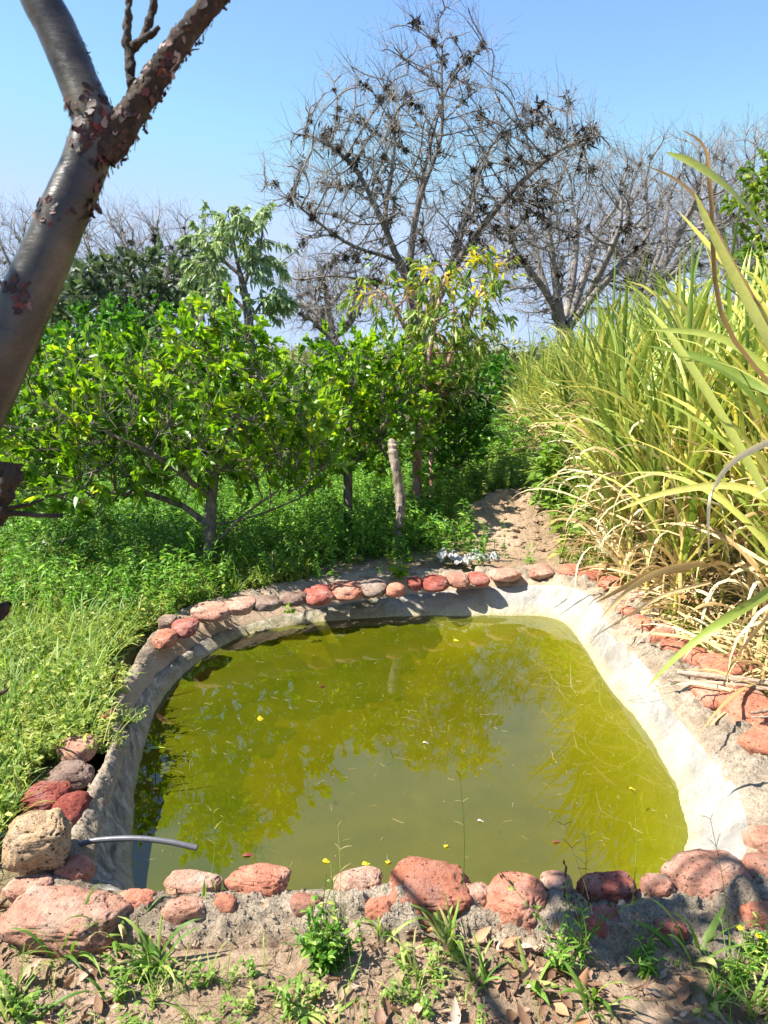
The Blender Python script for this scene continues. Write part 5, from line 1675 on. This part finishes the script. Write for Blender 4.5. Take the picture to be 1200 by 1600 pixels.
limb('branch', [tb + [0, 0, .1], tb + [-.1, .1, .5], P(-170, 900, DT), P(-90, 800, DT - .05)], [.05, .045, .035, .03], M['rough_bark'], 40, 14, 1, .15)
limb('branch', [P(-170, 900, DT), P(-100, 990, DT), P(-60, 1010, DT)], [.02, .017, .015], M['rough_bark'], 14, 10, 1, .15)
limb('branch', [P(-170, 920, DT), P(-110, 1080, DT), P(-60, 1100, DT)], [.014, .01, .008], M['rough_bark'], 14, 10, 1, .15)
# peeling flakes: curled strips hugging then lifting off
g = Geo()


def flakes(L, R, lo, hi, n, ln, wd, ang=None, lift=.35):
    for _ in range(n):
        i = int(RNG.uniform(lo, hi) * (len(L) - 2)); c = L[i]; t = norm(L[i + 1] - L[i]); r = R[i]
        a = RNG.uniform(0, 6.28) if ang is None else RNG.normal(*ang)
        # angle measured from picture right toward the viewer
        u = norm(np.cross(t, [0, 1, 0])); u = u if u[0] > 0 else -u
        v = norm(np.cross(u, t)); v = v if v[1] < 0 else -v
        nrm = math.cos(a) * u + math.sin(a) * v
        tg_ = norm(np.cross(nrm, t))
        l_ = ln * RNG.uniform(.3, 1.3); w_ = wd * RNG.uniform(.4, 1.3)
        dirn = norm(tg_ * RNG.choice([-1, 1]) * RNG.uniform(.3, 1) + t * RNG.normal(0, .7) + [0, 0, -.5])
        s = np.linspace(0, 1, 6)
        Pc = c + nrm * (r * 1.01) + np.outer(s * l_, dirn) + np.outer((s ** 1.6) * l_ * lift * RNG.uniform(.2, 1.3), nrm)
        # keep on surface at the start
        q_ = Pc - c; ax = (q_ @ t)[:, None] * t; rad = q_ - ax; rl = np.linalg.norm(rad, axis=1, keepdims=True)
        Pc = c + ax + rad / rl * np.maximum(rl, r * 1.012)
        wv = w_ * .5 * np.array([.8, 1, .8, 1.0, .8, .5]) * RNG.uniform(.5, 1.3, 6)
        strips(g, Pc[None], wv[None], norm(np.cross(dirn, nrm))[None], .1 * RNG.normal(), np.array([RNG.random()]))


flakes(Lr, Rr_, .02, .95, 150, .009, .009, (.3, 1.3), .15)
flakes(Lr, Rr_, .05, .9, 22, .018, .005, (-.5, .5), .2)
flakes(Lr, Rr_, .1, .9, 30, .010, .016, (.6, .9), .1)
g.build('peeling_bark', M['flake'], branch_r)
g = Geo()
flakes(Lt, Rt, .82, .98, 90, .016, .014, (.8, 1.1), .3)
flakes(Lt, Rt, .665, .70, 50, .016, .018, (2.0, .35), .2)
flakes(Lt, Rt, .70, .95, 40, .018, .008, (0, .25), .3)
flakes(Lt, Rt, .53, .57, 20, .014, .014, (1.4, .5), .1)
g.build('peeling_bark', M['flake'], trunk_n)
g = Geo()
flakes(Ll, Rl, .02, .2, 40, .016, .012, (.6, 1.2), .3)
flakes(Ll, Rl, .15, .5, 14, .014, .005, (0, .2), .4)
g.build('peeling_bark', M['flake'], branch_l)
# crown outside the frame: leafy twigs whose shade falls on the near right ground
gt, gl = Geo(), Geo()
SH = [(1020, 1480, 60, 2.9, 75), (1150, 1600, 60, 3.1, 70), (935, 1405, 30, 2.9, 50), (955, 1455, 36, 2.9, 60), (1050, 1455, 32, 3.0, 45)]
for (px, py, rp, hgt, nl) in SH:
    gpt = G(px, py, 0); c = gpt + SUN * (hgt / SUN[2]); r_ = rp * depth_of(gpt) / F
    n = nl
    off = RNG.normal(0, r_ * .5, (n, 3))
    pos = c + off
    leaves(gl, pos, RNG.normal(0, 1, (n, 3)), RNG.uniform(.07, .11, n), RNG.uniform(.035, .05, n), .3, .2, 4)
    st = P(-140, -420, DT + .3)
    tubes(gt, [(spline([st, (st + c) / 2 + [0, .1, .15], c], 12), np.linspace(.012, .004, 12))], 6)
    tp = twigs(np.repeat(c[None], 24, 0), RNG.normal(0, 1, (24, 3)), np.full(24, r_ * 1.2), None, 4, .3, 0)
    tubes_n(gt, tp, np.full(24, .003), 4, .4)
for i_, k2 in ((30, .9), (42, 1.0), (50, 1.1)):  # unseen leaf clumps added sunward of the trunk to shade its lower part
    c = Lt[i_] + SUN * k2 + [-.06, -.03, 0]; n = 36
    leaves(gl, c + RNG.normal(0, .055, (n, 3)), RNG.normal(0, 1, (n, 3)), RNG.uniform(.07, .11, n), RNG.uniform(.035, .05, n), .3, .2, 4)
    tubes(gt, [(spline([P(-140, -420, DT + .3), (P(-140, -420, DT + .3) + c) / 2 + [-.05, 0, .05], c], 10), np.linspace(.01, .003, 10))], 6)
# the bough whose diagonal shadow crosses the biggest stone
qs = [(600, 1345, 2.2), (640, 1395, 2.25), (690, 1450, 2.3), (735, 1520, 2.35), (790, 1600, 2.4), (880, 1700, 2.5)]
bp = []
for px, py, hgt in qs:
    gpt = G(px, py, .03); bp.append(gpt + SUN * (hgt / SUN[2]))
tubes(gt, [(spline(bp, 24), np.linspace(.008, .022, 24))], 10)
tubes(gt, [(spline([bp[-1], (bp[-1] + tb + [0, 0, 1.4]) / 2 + [-.1, 0, 0.1], Lt[30]], 14), np.linspace(.022, .03, 14))], 10)
gt.build('twigs', M['bush_bark'], near)
gl.build('foliage', M['bush'], near)
